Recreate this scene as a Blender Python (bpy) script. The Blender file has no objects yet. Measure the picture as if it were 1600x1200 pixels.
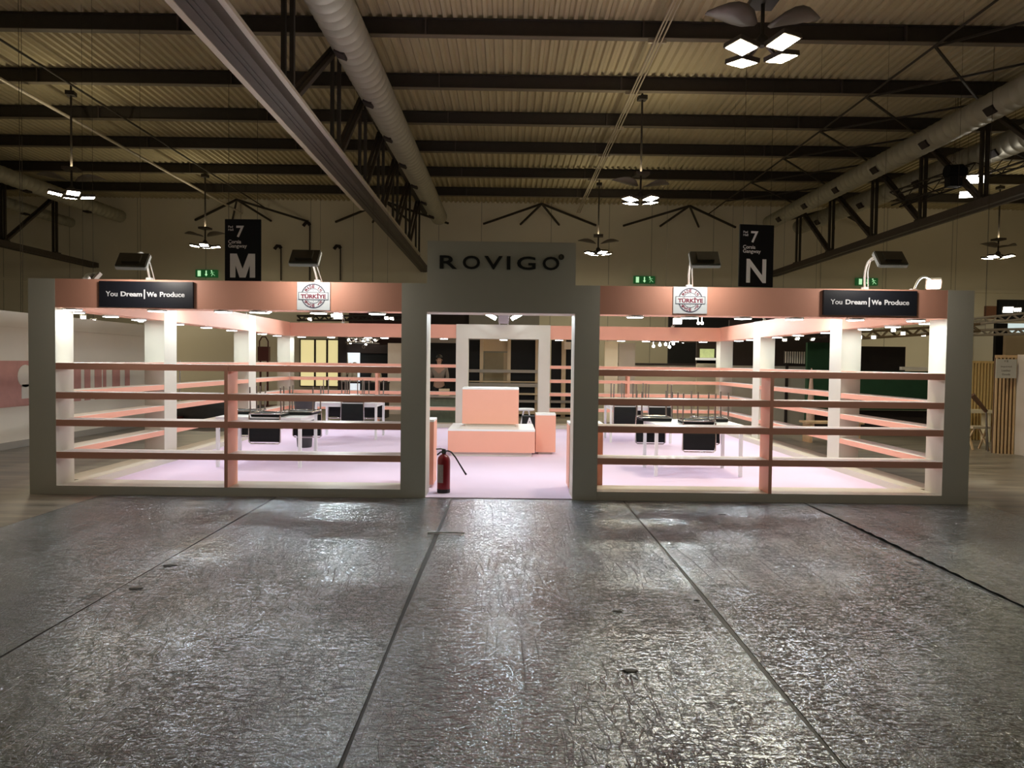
import bpy, bmesh, math, random
from mathutils import Vector, Matrix, Euler
random.seed(7)
S = bpy.context.scene
COL = S.collection
PI = math.pi

# ------------------------------------------------------------------ camera, world, exposure
FOC = 1100.0
PITCH, YAW, ROLL = .0308, .0055, .0125
CAMP = Vector((.073, -8.181, 1.6))
fw = Vector((math.sin(YAW)*math.cos(PITCH), math.cos(YAW)*math.cos(PITCH), -math.sin(PITCH)))
r0 = Vector((math.cos(YAW), -math.sin(YAW), 0)); u0 = r0.cross(fw)
rt = r0*math.cos(ROLL) + u0*math.sin(ROLL); up = u0*math.cos(ROLL) - r0*math.sin(ROLL)
cd = bpy.data.cameras.new('camera'); cam = bpy.data.objects.new('camera', cd); COL.objects.link(cam)
cd.sensor_width = 36; cd.lens = 36*FOC/1600; cd.clip_end = 300
cam.matrix_world = Matrix(((rt.x, up.x, -fw.x, CAMP.x), (rt.y, up.y, -fw.y, CAMP.y), (rt.z, up.z, -fw.z, CAMP.z), (0, 0, 0, 1)))
S.camera = cam
S.view_settings.view_transform = 'Standard'; S.view_settings.look = 'None'
S.view_settings.exposure = 0.08; S.view_settings.gamma = 1.0; S.view_settings.use_curve_mapping = False
W = bpy.data.worlds.new('world'); S.world = W; W.use_nodes = True
W.node_tree.nodes['Background'].inputs[0].default_value = (1, .92, .68, 1)
W.node_tree.nodes['Background'].inputs[1].default_value = .075
P_DOWN = 50.0        # radiance of the stand's round downlights
P_HIGH = 140.0        # radiance of the hall's high bay panels
P_FLOOD = 38.0       # radiance of the arm floodlights
P_CLUSTER = 310.0     # radiance of the lamp cluster over the back doorway
P_BACK = 700.0       # radiance of the two back lamps that face the viewer
P_SIDE = 170.0         # radiance of the floodlights over the side walls
P_INNER = 290.0       # radiance of the two unseen floodlights added behind the fascia
P_UP = 66.0          # radiance of the upward lamp added to each high bay fixture

PURL = (-8.4, -5.15, -1.9, 1.35, 5.2, 8.95, 12.2, 15.2, 18.3, 21.8, 25.2)
# ------------------------------------------------------------------ materials
MATS = {}
def mat(name, col, rough=.6, metal=0., var=.06, scale=6., bump=0., bscale=40., spec=.5, emit=None, estr=0., alpha=1.):
    if name in MATS: return MATS[name]
    m = bpy.data.materials.new(name); m.use_nodes = True; MATS[name] = m
    nt = m.node_tree; N = nt.nodes; L = nt.links; b = N['Principled BSDF']
    b.inputs['Roughness'].default_value = rough; b.inputs['Metallic'].default_value = metal
    b.inputs['Specular IOR Level'].default_value = spec
    tc = N.new('ShaderNodeTexCoord'); no = N.new('ShaderNodeTexNoise')
    no.inputs['Scale'].default_value = scale; no.inputs['Detail'].default_value = 4
    L.new(tc.outputs['Object'], no.inputs['Vector'])
    mx = N.new('ShaderNodeMix'); mx.data_type = 'RGBA'
    mx.inputs[6].default_value = tuple(c*(1-var) for c in col) + (1,)
    mx.inputs[7].default_value = tuple(min(1, c*(1+var)) for c in col) + (1,)
    L.new(no.outputs['Fac'], mx.inputs[0]); L.new(mx.outputs[2], b.inputs['Base Color'])
    if bump:
        n2 = N.new('ShaderNodeTexNoise'); n2.inputs['Scale'].default_value = bscale; n2.inputs['Detail'].default_value = 5
        L.new(tc.outputs['Object'], n2.inputs['Vector'])
        bp = N.new('ShaderNodeBump'); bp.inputs['Strength'].default_value = bump; bp.inputs['Distance'].default_value = .02
        L.new(n2.outputs['Fac'], bp.inputs['Height']); L.new(bp.outputs['Normal'], b.inputs['Normal'])
    if emit:
        b.inputs['Emission Color'].default_value = tuple(emit) + (1,); b.inputs['Emission Strength'].default_value = estr
    if alpha < 1: b.inputs['Alpha'].default_value = alpha
    return m

white_lam = mat('white_laminate', (.68, .65, .56), .5, var=.02)
white_top = mat('white_top', (.88, .88, .86), .45, var=.01)
salmon = mat('salmon_laminate', (.86, .42, .30), .5, var=.02)
steel_d = mat('dark_steel', (.045, .036, .028), .6, .2, var=.2)
steel_m = mat('brown_steel', (.085, .068, .058), .55, .3, var=.2)
deck_m = mat('roof_deck', (.53, .455, .29), .6, .1, var=.18, scale=.6)
galv = mat('galvanised', (.45, .43, .35), .5, .3, var=.15, scale=3)
tray_m = mat('pale_tray', (.62, .55, .45), .45, .3, var=.1)
wall_m = mat('concrete_wall', (.84, .78, .64), .85, var=.08, scale=.5, bump=.1, bscale=6)
black = mat('black_board', (.008, .008, .009), .7, var=.1, spec=.15)
blackm = mat('black_matte', (.006, .006, .006), .85, var=.1)
chrome = mat('chrome', (.55, .53, .5), .18, 1., var=.05)
chromed = mat('dull_chrome', (.28, .25, .22), .3, .9, var=.1)
leath = mat('black_leather', (.010, .011, .011), .65, spec=.2, var=.2, bump=.08, bscale=90)
table_w = mat('white_table', (.8, .8, .8), .35, var=.02)
lettw = mat('white_letter', (.85, .85, .88), .5, var=.01)
lettg = mat('grey_letter', (.55, .52, .5), .6, var=.02)
paper = mat('white_plaque', (.78, .84, .88), .5, var=.01)
maroon = mat('maroon_ink', (.22, .012, .05), .6, var=.05)
greyink = mat('grey_ink', (.09, .09, .14), .6, var=.05)
redp = mat('red_paint', (.23, .006, .012), .3, var=.1)
rubber = mat('black_rubber', (.012, .01, .012), .5, var=.1)
beige = mat('beige_board', (.60, .47, .30), .7, var=.04)
greyb = mat('grey_rail', (.36, .32, .27), .6, var=.04)
lampal = mat('white_metal', (.78, .78, .76), .4, .2, var=.03)
lampback = mat('lamp_housing', (.10, .085, .06), .5, .3, var=.1)
down_e = mat('downlight_glow', (.9, .9, .9), .5, emit=(.92, 1, .99), estr=P_DOWN)
high_e = mat('high_bay_glow', (.9, .9, .9), .5, emit=(1, .88, .6), estr=P_HIGH)
up_e = mat('added_uplight_glow', (.9, .9, .9), .5, emit=(1, .88, .6), estr=P_UP)
flood_e = mat('flood_glow', (.9, .9, .9), .5, emit=(1, .93, .84), estr=P_FLOOD)
inner_e = mat('added_flood_glow', (.9, .9, .9), .5, emit=(.85, .96, 1), estr=P_INNER)
side_e = mat('side_flood_glow', (.9, .9, .9), .5, emit=(.92, .98, 1), estr=P_SIDE)
back_e = mat('back_flood_glow', (.9, .9, .9), .5, emit=(.9, .98, 1), estr=P_BACK)
clus_e = mat('cluster_glow', (.9, .9, .9), .5, emit=(.85, .96, 1), estr=P_CLUSTER)
spot_e = mat('spot_glow', (.9, .9, .9), .5, emit=(1, .93, .82), estr=22)
wood_l = mat('light_wood', (.66, .46, .26), .6, var=.12, scale=12)
wood_y = mat('yellow_wood', (.85, .62, .27), .6, var=.08, scale=12)
slat_d = mat('slat_backing', (.13, .075, .04), .8, var=.1)
stripe_w = mat('pale_stripe', (.95, .90, .80), .6, var=.03)
green_m = mat('green_cloth', (.02, .075, .035), .9, var=.3, scale=3, bump=.2, bscale=8)
taupe = mat('taupe_wall', (.62, .56, .45), .8, var=.04, scale=1)
darkst = mat('dark_stand', (.03, .02, .018), .8, var=.2)

def film_mat(seed, warm=0.):
    m = bpy.data.materials.new('crinkled_film'); m.use_nodes = True
    nt = m.node_tree; N = nt.nodes; L = nt.links; b = N['Principled BSDF']
    tc = N.new('ShaderNodeTexCoord'); mp = N.new('ShaderNodeMapping'); mp.inputs['Location'].default_value = (seed*3.1, seed*1.7, seed)
    L.new(tc.outputs['Object'], mp.inputs['Vector'])
    # short crinkles across the sheet and long creases along it
    def noise(sc, det, dist, stretch):
        mm = N.new('ShaderNodeMapping'); mm.inputs['Scale'].default_value = stretch
        L.new(mp.outputs['Vector'], mm.inputs['Vector'])
        n = N.new('ShaderNodeTexNoise'); n.inputs['Scale'].default_value = sc; n.inputs['Detail'].default_value = det
        n.inputs['Distortion'].default_value = dist; L.new(mm.outputs['Vector'], n.inputs['Vector']); return n
    def ridge(n, w):
        a = N.new('ShaderNodeMath'); a.operation = 'SUBTRACT'; a.inputs[1].default_value = .5; L.new(n.outputs['Fac'], a.inputs[0])
        c = N.new('ShaderNodeMath'); c.operation = 'ABSOLUTE'; L.new(a.outputs[0], c.inputs[0])
        r = N.new('ShaderNodeMapRange'); r.inputs[1].default_value = 0; r.inputs[2].default_value = w; r.inputs[3].default_value = 1; r.inputs[4].default_value = 0
        L.new(c.outputs[0], r.inputs[0]); return r
    a = ridge(noise(6, 3, .35, (1, 3.6, 1)), .022)
    c = ridge(noise(22, 3, .5, (1.3, 1.1, 1)), .06)
    e = ridge(noise(5, 2, .3, (2.6, .6, 1)), .02)
    d = ridge(noise(1.1, 1, .1, (4.5, .10, 1)), .004)
    big = noise(.7, 2, .3, (1, 1, 1)); patch = noise(1.6, 2, .4, (1.8, .7, 1)); fine = noise(70, 3, .5, (1, 1, 1))
    def madd(x, k, y):
        q = N.new('ShaderNodeMath'); q.operation = 'MULTIPLY_ADD'; L.new(x, q.inputs[0]); q.inputs[1].default_value = k
        if y is not None: L.new(y, q.inputs[2])
        else: q.inputs[2].default_value = 0
        return q.outputs[0]
    def mul(x, src, lo, hi, a_, b_):
        r = N.new('ShaderNodeMapRange'); r.inputs[1].default_value = lo; r.inputs[2].default_value = hi; r.inputs[3].default_value = a_; r.inputs[4].default_value = b_
        L.new(src.outputs['Fac'], r.inputs[0]); q = N.new('ShaderNodeMath'); q.operation = 'MULTIPLY'; L.new(x, q.inputs[0]); L.new(r.outputs[0], q.inputs[1]); return q.outputs[0]
    h = madd(a.outputs[0], .7, None); h = madd(c.outputs[0], .5, h)
    h = mul(h, patch, .42, .6, .35, 1.15)
    h = madd(mul(e.outputs[0], big, .5, .6, 0, 1), .8, h)
    h2 = madd(mul(d.outputs[0], big, .42, .52, 1, 0), .8, h); h3 = madd(fine.outputs['Fac'], .35, h2)
    bp = N.new('ShaderNodeBump'); bp.inputs['Strength'].default_value = 1; bp.inputs['Distance'].default_value = .010
    L.new(h3, bp.inputs['Height']); L.new(bp.outputs['Normal'], b.inputs['Normal'])
    mx = N.new('ShaderNodeMix'); mx.data_type = 'RGBA'
    mx.inputs[6].default_value = (.275, .31, .345, 1); mx.inputs[7].default_value = (.385, .43, .475, 1)
    L.new(big.outputs['Fac'], mx.inputs[0]); L.new(mx.outputs[2], b.inputs['Base Color'])
    b.inputs['Roughness'].default_value = .175; b.inputs['Metallic'].default_value = .93; b.inputs['Specular IOR Level'].default_value = .9
    return m

def carpet_mat():
    m = mat('pink_carpet', (.76, .62, .79), .95, var=.05, scale=1.2, bump=.25, bscale=160, spec=.1); return m
def floor_mat():
    m = bpy.data.materials.new('hall_floor'); m.use_nodes = True
    nt = m.node_tree; N = nt.nodes; L = nt.links; b = N['Principled BSDF']
    tc = N.new('ShaderNodeTexCoord'); mp = N.new('ShaderNodeMapping'); mp.inputs['Scale'].default_value = (.5, 3.5, 1)
    L.new(tc.outputs['Object'], mp.inputs['Vector'])
    n = N.new('ShaderNodeTexNoise'); n.inputs['Scale'].default_value = 1.6; n.inputs['Detail'].default_value = 6; L.new(mp.outputs['Vector'], n.inputs['Vector'])
    cr = N.new('ShaderNodeValToRGB'); cr.color_ramp.elements[0].position = .35; cr.color_ramp.elements[0].color = (.15, .135, .11, 1)
    cr.color_ramp.elements[1].position = .68; cr.color_ramp.elements[1].color = (.38, .33, .26, 1)
    L.new(n.outputs['Fac'], cr.inputs[0]); L.new(cr.outputs[0], b.inputs['Base Color'])
    mr = N.new('ShaderNodeMapRange'); mr.inputs[3].default_value = .25; mr.inputs[4].default_value = .5; L.new(n.outputs['Fac'], mr.inputs[0]); L.new(mr.outputs[0], b.inputs['Roughness'])
    return m

# ------------------------------------------------------------------ mesh helpers
class MB:
    def __init__(s): s.v = []; s.f = []; s.mi = []; s.sm = []
    def add(s, vs, fs, mi=0, sm=False):
        o = len(s.v); s.v += [tuple(p) for p in vs]; s.f += [tuple(i+o for i in f) for f in fs]; s.mi += [mi]*len(fs); s.sm += [sm]*len(fs); return s
    def box(s, x0, x1, y0, y1, z0, z1, mi=0, M=None, topmi=None):
        vs = [Vector(p) for p in ((x0,y0,z0),(x1,y0,z0),(x1,y1,z0),(x0,y1,z0),(x0,y0,z1),(x1,y0,z1),(x1,y1,z1),(x0,y1,z1))]
        if M: vs = [M @ p for p in vs]
        s.add(vs, [(0,3,2,1),(0,1,5,4),(1,2,6,5),(2,3,7,6),(3,0,4,7)], mi)
        s.add(vs, [(4,5,6,7)], mi if topmi is None else topmi); return s
    def bar(s, a, b, w, h=None, mi=0):
        h = h or w; a = Vector(a); b = Vector(b); d = b-a; L = d.length; d.normalize()
        ref = Vector((0,0,1)) if abs(d.z) < .95 else Vector((1,0,0))
        x = d.cross(ref).normalized(); z = x.cross(d)
        vs = [p + x*sx*w/2 + z*sz*h/2 for p in (a, b) for sx, sz in ((-1,-1),(1,-1),(1,1),(-1,1))]
        s.add(vs, [(0,1,2,3),(7,6,5,4),(0,4,5,1),(1,5,6,2),(2,6,7,3),(3,7,4,0)], mi); return s
    def tube(s, pts, r, n=10, mi=0, caps=True):
        pts = [Vector(p) for p in pts]; rr = r if isinstance(r, (list, tuple)) else [r]*len(pts)
        rings = []; px = None
        for i, p in enumerate(pts):
            d = (pts[min(i+1, len(pts)-1)] - pts[max(i-1, 0)]).normalized()
            if px is None: ref = Vector((0,0,1)) if abs(d.z) < .9 else Vector((1,0,0)); px = d.cross(ref).normalized()
            else:
                px = (px - d*px.dot(d)); px = px.normalized() if px.length > 1e-6 else d.orthogonal().normalized()
            py = d.cross(px)
            rings.append([p + (px*math.cos(2*PI*k/n) + py*math.sin(2*PI*k/n))*rr[i] for k in range(n)])
        vs = [q for g in rings for q in g]; fs = []
        for i in range(len(pts)-1):
            for k in range(n): fs.append((i*n+k, i*n+(k+1)%n, (i+1)*n+(k+1)%n, (i+1)*n+k))
        s.add(vs, fs, mi, True)
        if caps: s.add(rings[0], [tuple(range(n))[::-1]], mi); s.add(rings[-1], [tuple(range(n))], mi)
        return s
    def lathe(s, prof, n=24, c=(0,0,0), mi=0, M=None, smooth=True):
        vs = []; c = Vector(c)
        for r, z in prof:
            for k in range(n):
                p = Vector((r*math.cos(2*PI*k/n), r*math.sin(2*PI*k/n), z)); p = (M @ p) if M else p; vs.append(p + c)
        fs = [(i*n+k, i*n+(k+1)%n, (i+1)*n+(k+1)%n, (i+1)*n+k) for i in range(len(prof)-1) for k in range(n)]
        s.add(vs, fs, mi, smooth); m = len(prof)
        s.add(vs[:n], [tuple(range(n))[::-1]], mi); s.add(vs[-n:], [tuple(range(n))], mi); return s
    def quad(s, a, b, c, d, mi=0): return s.add([a,b,c,d], [(0,1,2,3)], mi)
    def build(s, name, m, parent=None, loc=None, rot=None, bevel=0):
        me = bpy.data.meshes.new(name); me.from_pydata(s.v, [], s.f)
        for q in (m if isinstance(m, (list, tuple)) else [m]): me.materials.append(q)
        me.polygons.foreach_set('material_index', s.mi); me.polygons.foreach_set('use_smooth', s.sm); me.update()
        o = bpy.data.objects.new(name, me); COL.objects.link(o)
        if parent: o.parent = parent
        if loc: o.location = loc
        if rot: o.rotation_euler = rot
        if bevel:
            b = o.modifiers.new('b', 'BEVEL'); b.width = bevel; b.segments = 2; b.limit_method = 'ANGLE'
        return o
def tag(o, label=None, cat=None, group=None, kind=None):
    if label: o['label'] = label
    if cat: o['category'] = cat
    if group: o['group'] = group
    if kind: o['kind'] = kind
    return o
def thing(name, label, cat, loc=(0,0,0), rot=(0,0,0), group=None, kind=None):
    o = bpy.data.objects.new(name, None); COL.objects.link(o); o.location = loc; o.rotation_euler = rot
    o.empty_display_size = .1; return tag(o, label, cat, group, kind)
def copy_tree(o, parent=None):
    c = o.copy(); COL.objects.link(c); c.parent = parent
    for ch in o.children: copy_tree(ch, c)
    return c
def text_mesh(txt, w=None, h=None, depth=.004, bold=0., center=True, size=1., spacing=1.):
    cu = bpy.data.curves.new('t', 'FONT'); cu.body = txt; cu.extrude = 0; cu.offset = bold; cu.size = size; cu.space_character = spacing
    cu.resolution_u = 4; cu.extrude = .02
    ob = bpy.data.objects.new('t', cu); COL.objects.link(ob)
    dg = bpy.context.evaluated_depsgraph_get(); dg.update()
    me = bpy.data.meshes.new_from_object(ob.evaluated_get(dg)); bpy.data.objects.remove(ob)
    xs = [v.co.x for v in me.vertices]; ys = [v.co.y for v in me.vertices]
    x0, x1, y0, y1 = min(xs), max(xs), min(ys), max(ys)
    sx = w/(x1-x0) if w else None; sy = h/(y1-y0) if h else None
    sx = sx or sy; sy = sy or sx
    for v in me.vertices:
        x, y, z = v.co
        v.co = ((x-(x0+x1)/2)*sx, (-depth if z > 0 else 0), (y-(y0+y1)/2)*sy)   # stands upright, facing -Y
    return me
def text_obj(name, txt, m, parent, loc, w=None, h=None, depth=.004, bold=0., rot=None, **k):
    me = text_mesh(txt, w, h, depth, bold, **k); me.materials.append(m)
    o = bpy.data.objects.new(name, me); COL.objects.link(o); o.parent = parent; o.location = loc
    if rot: o.rotation_euler = rot
    return o
def at(px, py, Y):          # the point of the photograph (px, py) that stands Y metres behind the stand's front
    d = fw + rt*(px-800)/FOC - up*(py-600)/FOC
    return CAMP + d*((Y - CAMP.y)/d.y)

# ================================================================== THE HALL
YB = 28.4
tag(MB().box(-30, 30, -14, YB, -.1, 0).build('floor', floor_mat()), kind='structure')
w = MB().box(-30, 30, YB, YB+.3, 0, 10.1)
tag(w.build('wall_back', wall_m), kind='structure')
tag(MB().box(-30.3, -30, -14, YB, 0, 10.1).build('wall_left', wall_m), kind='structure')
tag(MB().box(30, 30.3, -14, YB, 0, 10.1).build('wall_right', wall_m), kind='structure')
# seams and ledge of the back wall
n = 1
s = MB()
for x in (-26, -22.6, -19.1, -15.6, -13.8, -10.2, -7.0, -3.6, -1.4, 2.2, 5.2, 7.4, 10.6, 12.8, 16.2, 19.6, 23.0): s.box(x-.02, x+.02, YB-.012, YB, 0, 9.9)
tag(s.build('trim_1', mat('seam', (.54, .50, .41), .9)), kind='structure')
tag(MB().box(-30, 30, YB-.12, YB-.002, 5.50, 5.66).build('trim_2', wall_m), kind='structure')
# corrugated roof deck: ribs run away from the camera
d = MB(); pitch = .24; x = -29.9; prof = []
while x < 29.9:
    prof += [(x, 9.79), (x+.08, 9.79), (x+.12, 9.87), (x+.20, 9.87)]; x += pitch
y0, y1 = -14, YB-.02
vs = [(a, y, b) for y in (y0, y1) for a, b in prof]; k = len(prof)
d.add(vs, [(i, i+1, k+i+1, k+i) for i in range(k-1)])
d.add([(-29.9, y0, 10.0), (29.9, y0, 10.0), (29.9, y1, 10.0), (-29.9, y1, 10.0)], [(0, 1, 2, 3)])
tag(d.build('ceiling', deck_m), kind='structure')
# purlins: I beams
for i, y in enumerate(PURL):
    b = MB()
    b.box(-29.9, 29.9, y-.09, y+.09, 9.38, 9.40, 2); b.box(-29.9, 29.9, y-.012, y+.012, 9.4, 9.77); b.box(-29.9, 29.9, y-.09, y+.09, 9.77, 9.788)
    for x in (-24.7, -13.4, -7.9, -2.0, 3.2, 9.5, 18.2): b.box(x-.02, x+.02, y-.10, y-.012, 9.4, 9.77, 1)
    tag(b.build('trim_%d' % (i+3), [steel_d, steel_m, mat('flange', (.17, .14, .10), .6)]), kind='structure')

# trusses under the roof, running towards the back wall
def truss(X, label, y_near, hw=.22, rz=0.):
    t = thing('roof_truss', label, 'truss', (X, 0, 6.2), (0, 0, rz), group='steel roof trusses')
    b = MB(); b.box(-hw, hw, y_near, YB-.04, 0, .04); b.box(-hw, -hw+.03, y_near, YB-.04, .04, .24); b.box(hw-.03, hw, y_near, YB-.04, .04, .24)
    b.box(-.06, -.03, y_near, YB-.04, -.02, 0); b.box(.03, .06, y_near, YB-.04, -.02, 0)
    b.build('bottom_chord', steel_m, t)
    b = MB().box(-.1, .1, y_near, YB-.04, 2.9, 3.15); b.build('top_chord', steel_d, t)
    ys = [y for y in PURL if y > y_near]
    for i, y in enumerate(ys):
        p = MB(); p.box(-.12, -.04, y-.05, y+.05, .24, 2.9); p.box(.04, .12, y-.05, y+.05, .24, 2.9); p.box(-.16, .16, y-.2, y+.2, .24, .3)
        p.build('post', steel_d, t)
        if i+1 < len(ys): MB().bar((-.07, y+.12, .3), (-.07, ys[i+1]-.05, 2.85), .09).bar((.07, y+.12, .3), (.07, ys[i+1]-.05, 2.85), .09).build('diagonal', steel_m, t)
    return t
truss(-4.08, 'big brown steel roof truss left of the centre, running to the back wall', -3, .2, .008)
truss(13.7, 'brown steel roof truss at the right, below the two pale ducts', 0)
truss(-21.3, 'dark steel roof truss at the far left edge, furthest left of the three trusses', 0)
# pale trays beside the left centre truss
tag(MB().box(-.325, -.215, -3, 13.6, 0, .10).build('cable_tray', tray_m, loc=(-4.08, 0, 6.2), rot=(0, 0, .008)), 'pale straight cable tray running along the left side of the centre truss', 'cable tray')
tag(MB().box(.205, .30, 1, 24, .20, .27).build('cable_tray', tray_m, loc=(-4.08, 0, 6.2), rot=(0, 0, .008)), 'pale straight cable tray running along the right side of the centre truss', 'cable tray')
b = MB()
for dx in (-.09, -.02, .07): b.tube([(3.55+dx, -4, 9.28), (3.55+dx, 28, 9.28)], .022, 8)
for y in PURL[4:]: b.box(3.33, 3.77, y-.03, y+.03, 9.30, 9.38)
tag(b.build('conduit_run', mat('conduit', (.5, .43, .33), .4, .3)), 'bundle of thin pale pipes under the roof running to the back wall, right of centre', 'pipes')
tag(MB().tube([(-13.6, 4, 9.0), (-13.6, 28, 9.0)], .05, 8).build('roof_rail', tray_m), 'long thin pale rail under the roof on the left side', 'rail')
def roof_rod(X, label):
    b = MB().tube([(X, -2, 9.3), (X, 28, 9.3)], .03, 8)
    tag(b.build('tie_rod', steel_d), label, 'tie rod')
roof_rod(10.2, 'thin dark rod running under the roof left of the right truss')
roof_rod(-12.4, 'thin dark rod running under the roof near the pale rail on the left')
def braces(xa, xb, label, z=9.2):
    b = MB(); ys = PURL[4:]
    for i, y in enumerate(ys):
        if i: b.bar((xa, y, z), (xb, ys[i-1], z+.12), .05)
        if i+1 < len(ys): b.bar((xa, y, z), (xb, ys[i+1], z+.12), .05)
    tag(b.build('roof_bracing', steel_d), label, 'bracing')
braces(13.55, 10.25, 'zigzag of thin dark braces between the right truss and its rod')
# short sway braces where roof and back wall meet
for j, xc in enumerate((-13.2, -6.0, 1.6, 8.8, 15.8)):
    b = MB()
    for sx in (-1, 1): b.bar((xc, YB-2.1, 9.32), (xc+sx*2.9, YB-.1, 8.7), .09); b.bar((xc, YB-2.1, 9.32), (xc+sx*1.0, YB-.1, 8.7), .08)
    tag(b.build('wall_brace', steel_d), 'fan of short dark braces at the top of the back wall, %s from the left' % ('first','second','third','fourth','fifth')[j], 'brace')

# air ducts
def duct(p0, p1, r, label, side, n_out=9):
    p0 = Vector(p0); p1 = Vector(p1)
    t = thing('air_duct', label, 'duct', p0)
    L = (p1-p0).length; q = (p1-p0).to_track_quat('Y', 'Z'); t.rotation_euler = q.to_euler()
    prof = []; n = int(L/.33)
    for i in range(n+1):
        y = L*i/n; rr = r*(1 - .10*(i/n)); prof += [(rr, y), (rr+.012, y+.02), (rr+.012, y+.05), (rr, y+.07)]
    M = Matrix.Rotation(-PI/2, 4, 'X'); b = MB(); b.lathe(prof, 24, M=M)
    b.build('duct_shell', galv, t)
    for i in range(n_out):
        y = L*(i+.35)/n_out; a = side
        M2 = Matrix.Rotation(a, 4, 'Y')
        MB().box(-.11, .11, y-.17, y+.17, -r*1.0-.03, -r*.85, M=M2).build('outlet', darkst, t)
    return t
duct((-3.39, 0, 8.35), (-3.39, 26.2, 8.62), .43, 'large round corrugated air duct running to the back wall beside the centre truss', .35)
duct((12.3, 0, 8.2), (12.7, 26.2, 8.55), .36, 'pale round air duct on the left of the right truss', .9)
duct((14.8, 0, 7.9), (14.3, 26.5, 8.42), .38, 'dim round air duct on the right of the right truss', .9, 7)
duct((-20.4, 8, 8.75), (-19.7, 27.8, 8.75), .34, 'round air duct at the upper left edge, its end left of the exit signs', .0, 5)
duct((-22.6, 8, 8.4), (-22.2, 27.8, 8.4), .26, 'narrow dim air duct at the far left behind the truss', .0, 4)

# high bay lamps: pole, petal reflectors, four tilted panels
def high_bay():
    t = thing('high_bay_lamp', 'x', 'lamp', group='high bay lamps on poles')
    MB().tube([(0, 0, .25), (0, 0, 3.585)], .03, 8).box(-.12, .12, -.12, .12, 3.02, 3.14).build('pole', steel_d, t)
    b = MB()
    for k in range(2):
        M = Matrix.Rotation(k*PI+.08, 4, 'Z'); N, R = 7, 4; vs = []
        for i in range(N):
            u = i/(N-1); x = .10 + u*.78; wv = .05 + .26*math.sin(PI*min(1, u*1.02)**.75)
            for j in range(R):
                v = j/(R-1)*2-1; vs.append(M @ Vector((x, v*wv, .56 + .12*u + .10*v*v*math.sin(PI*u))))
        b.add(vs, [(i*R+j, (i+1)*R+j, (i+1)*R+j+1, i*R+j+1) for i in range(N-1) for j in range(R-1)], 0, True)
    o = b.build('petal_reflector', mat('petal', (.15, .125, .10), .5, .2), t); so = o.modifiers.new('s', 'SOLIDIFY'); so.thickness = .015
    MB().lathe([(.06, .22), (.09, .26), (.09, .34), (.04, .40)], 12).build('hub', steel_d, t)
    u = MB().box(-.2, .2, -.2, .2, .85, .93).build('added_uplight', steel_m, t)  # added lamp facing up, unseen from below, to brighten the roof deck
    MB().quad((-.18, -.18, .933), (.18, -.18, .933), (.18, .18, .933), (-.18, .18, .933)).build('glow_face', up_e, u)
    for k in range(4):
        M = Matrix.Rotation(k*PI/2+.45, 4, 'Z') @ Matrix.Translation((.41, 0, .12)) @ Matrix.Rotation(-.14, 4, 'Y')
        h = MB().box(-.19, .19, -.18, .18, 0, .07, M=M); h.bar(M @ Vector((-.15, 0, .07)), (0, 0, .3), .04)
        p = h.build('lamp_panel', steel_m, t)
        g = MB(); z = -.004; q = [M @ Vector(c) for c in ((-.165,-.155,z), (-.165,.155,z), (.165,.155,z), (.165,-.155,z))]; g.quad(*q)
        g.build('diffuser', high_e, p)
    return t
hb = high_bay()
bays = [((3.85, 2.6), 'nearest lit high bay lamp of four panels, high at the upper right'),
        ((3.85, 12.4), 'lit high bay lamp above the centre right, second along its row'),
        ((3.88, 22.3), 'furthest lit high bay lamp of the centre row, right of the lettered fascia'),
        ((-12.8, 12.7), 'lit high bay lamp at the far left beside the duct'),
        ((-12.8, 21.8), 'lit high bay lamp left of the hanging letter M sign'),
        ((20.9, 21.9), 'lit high bay lamp at the far right edge'),
        ((-12.8, 2.6), 'high bay lamp outside the view at the upper left'), ((20.9, 12.4), 'high bay lamp outside the view at the right, nearer than the far right one'),
        ((20.9, 2.6), 'high bay lamp outside the view at the upper right')]
for i, ((x, y), lab) in enumerate(bays):
    o = hb if i == 0 else copy_tree(hb)
    o.location = (x, y, 6.2); o['label'] = lab; o.rotation_euler = (0, 0, (0, .15, -.1, .2, -.15, .1, 0, 0, 0)[i])

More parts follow.
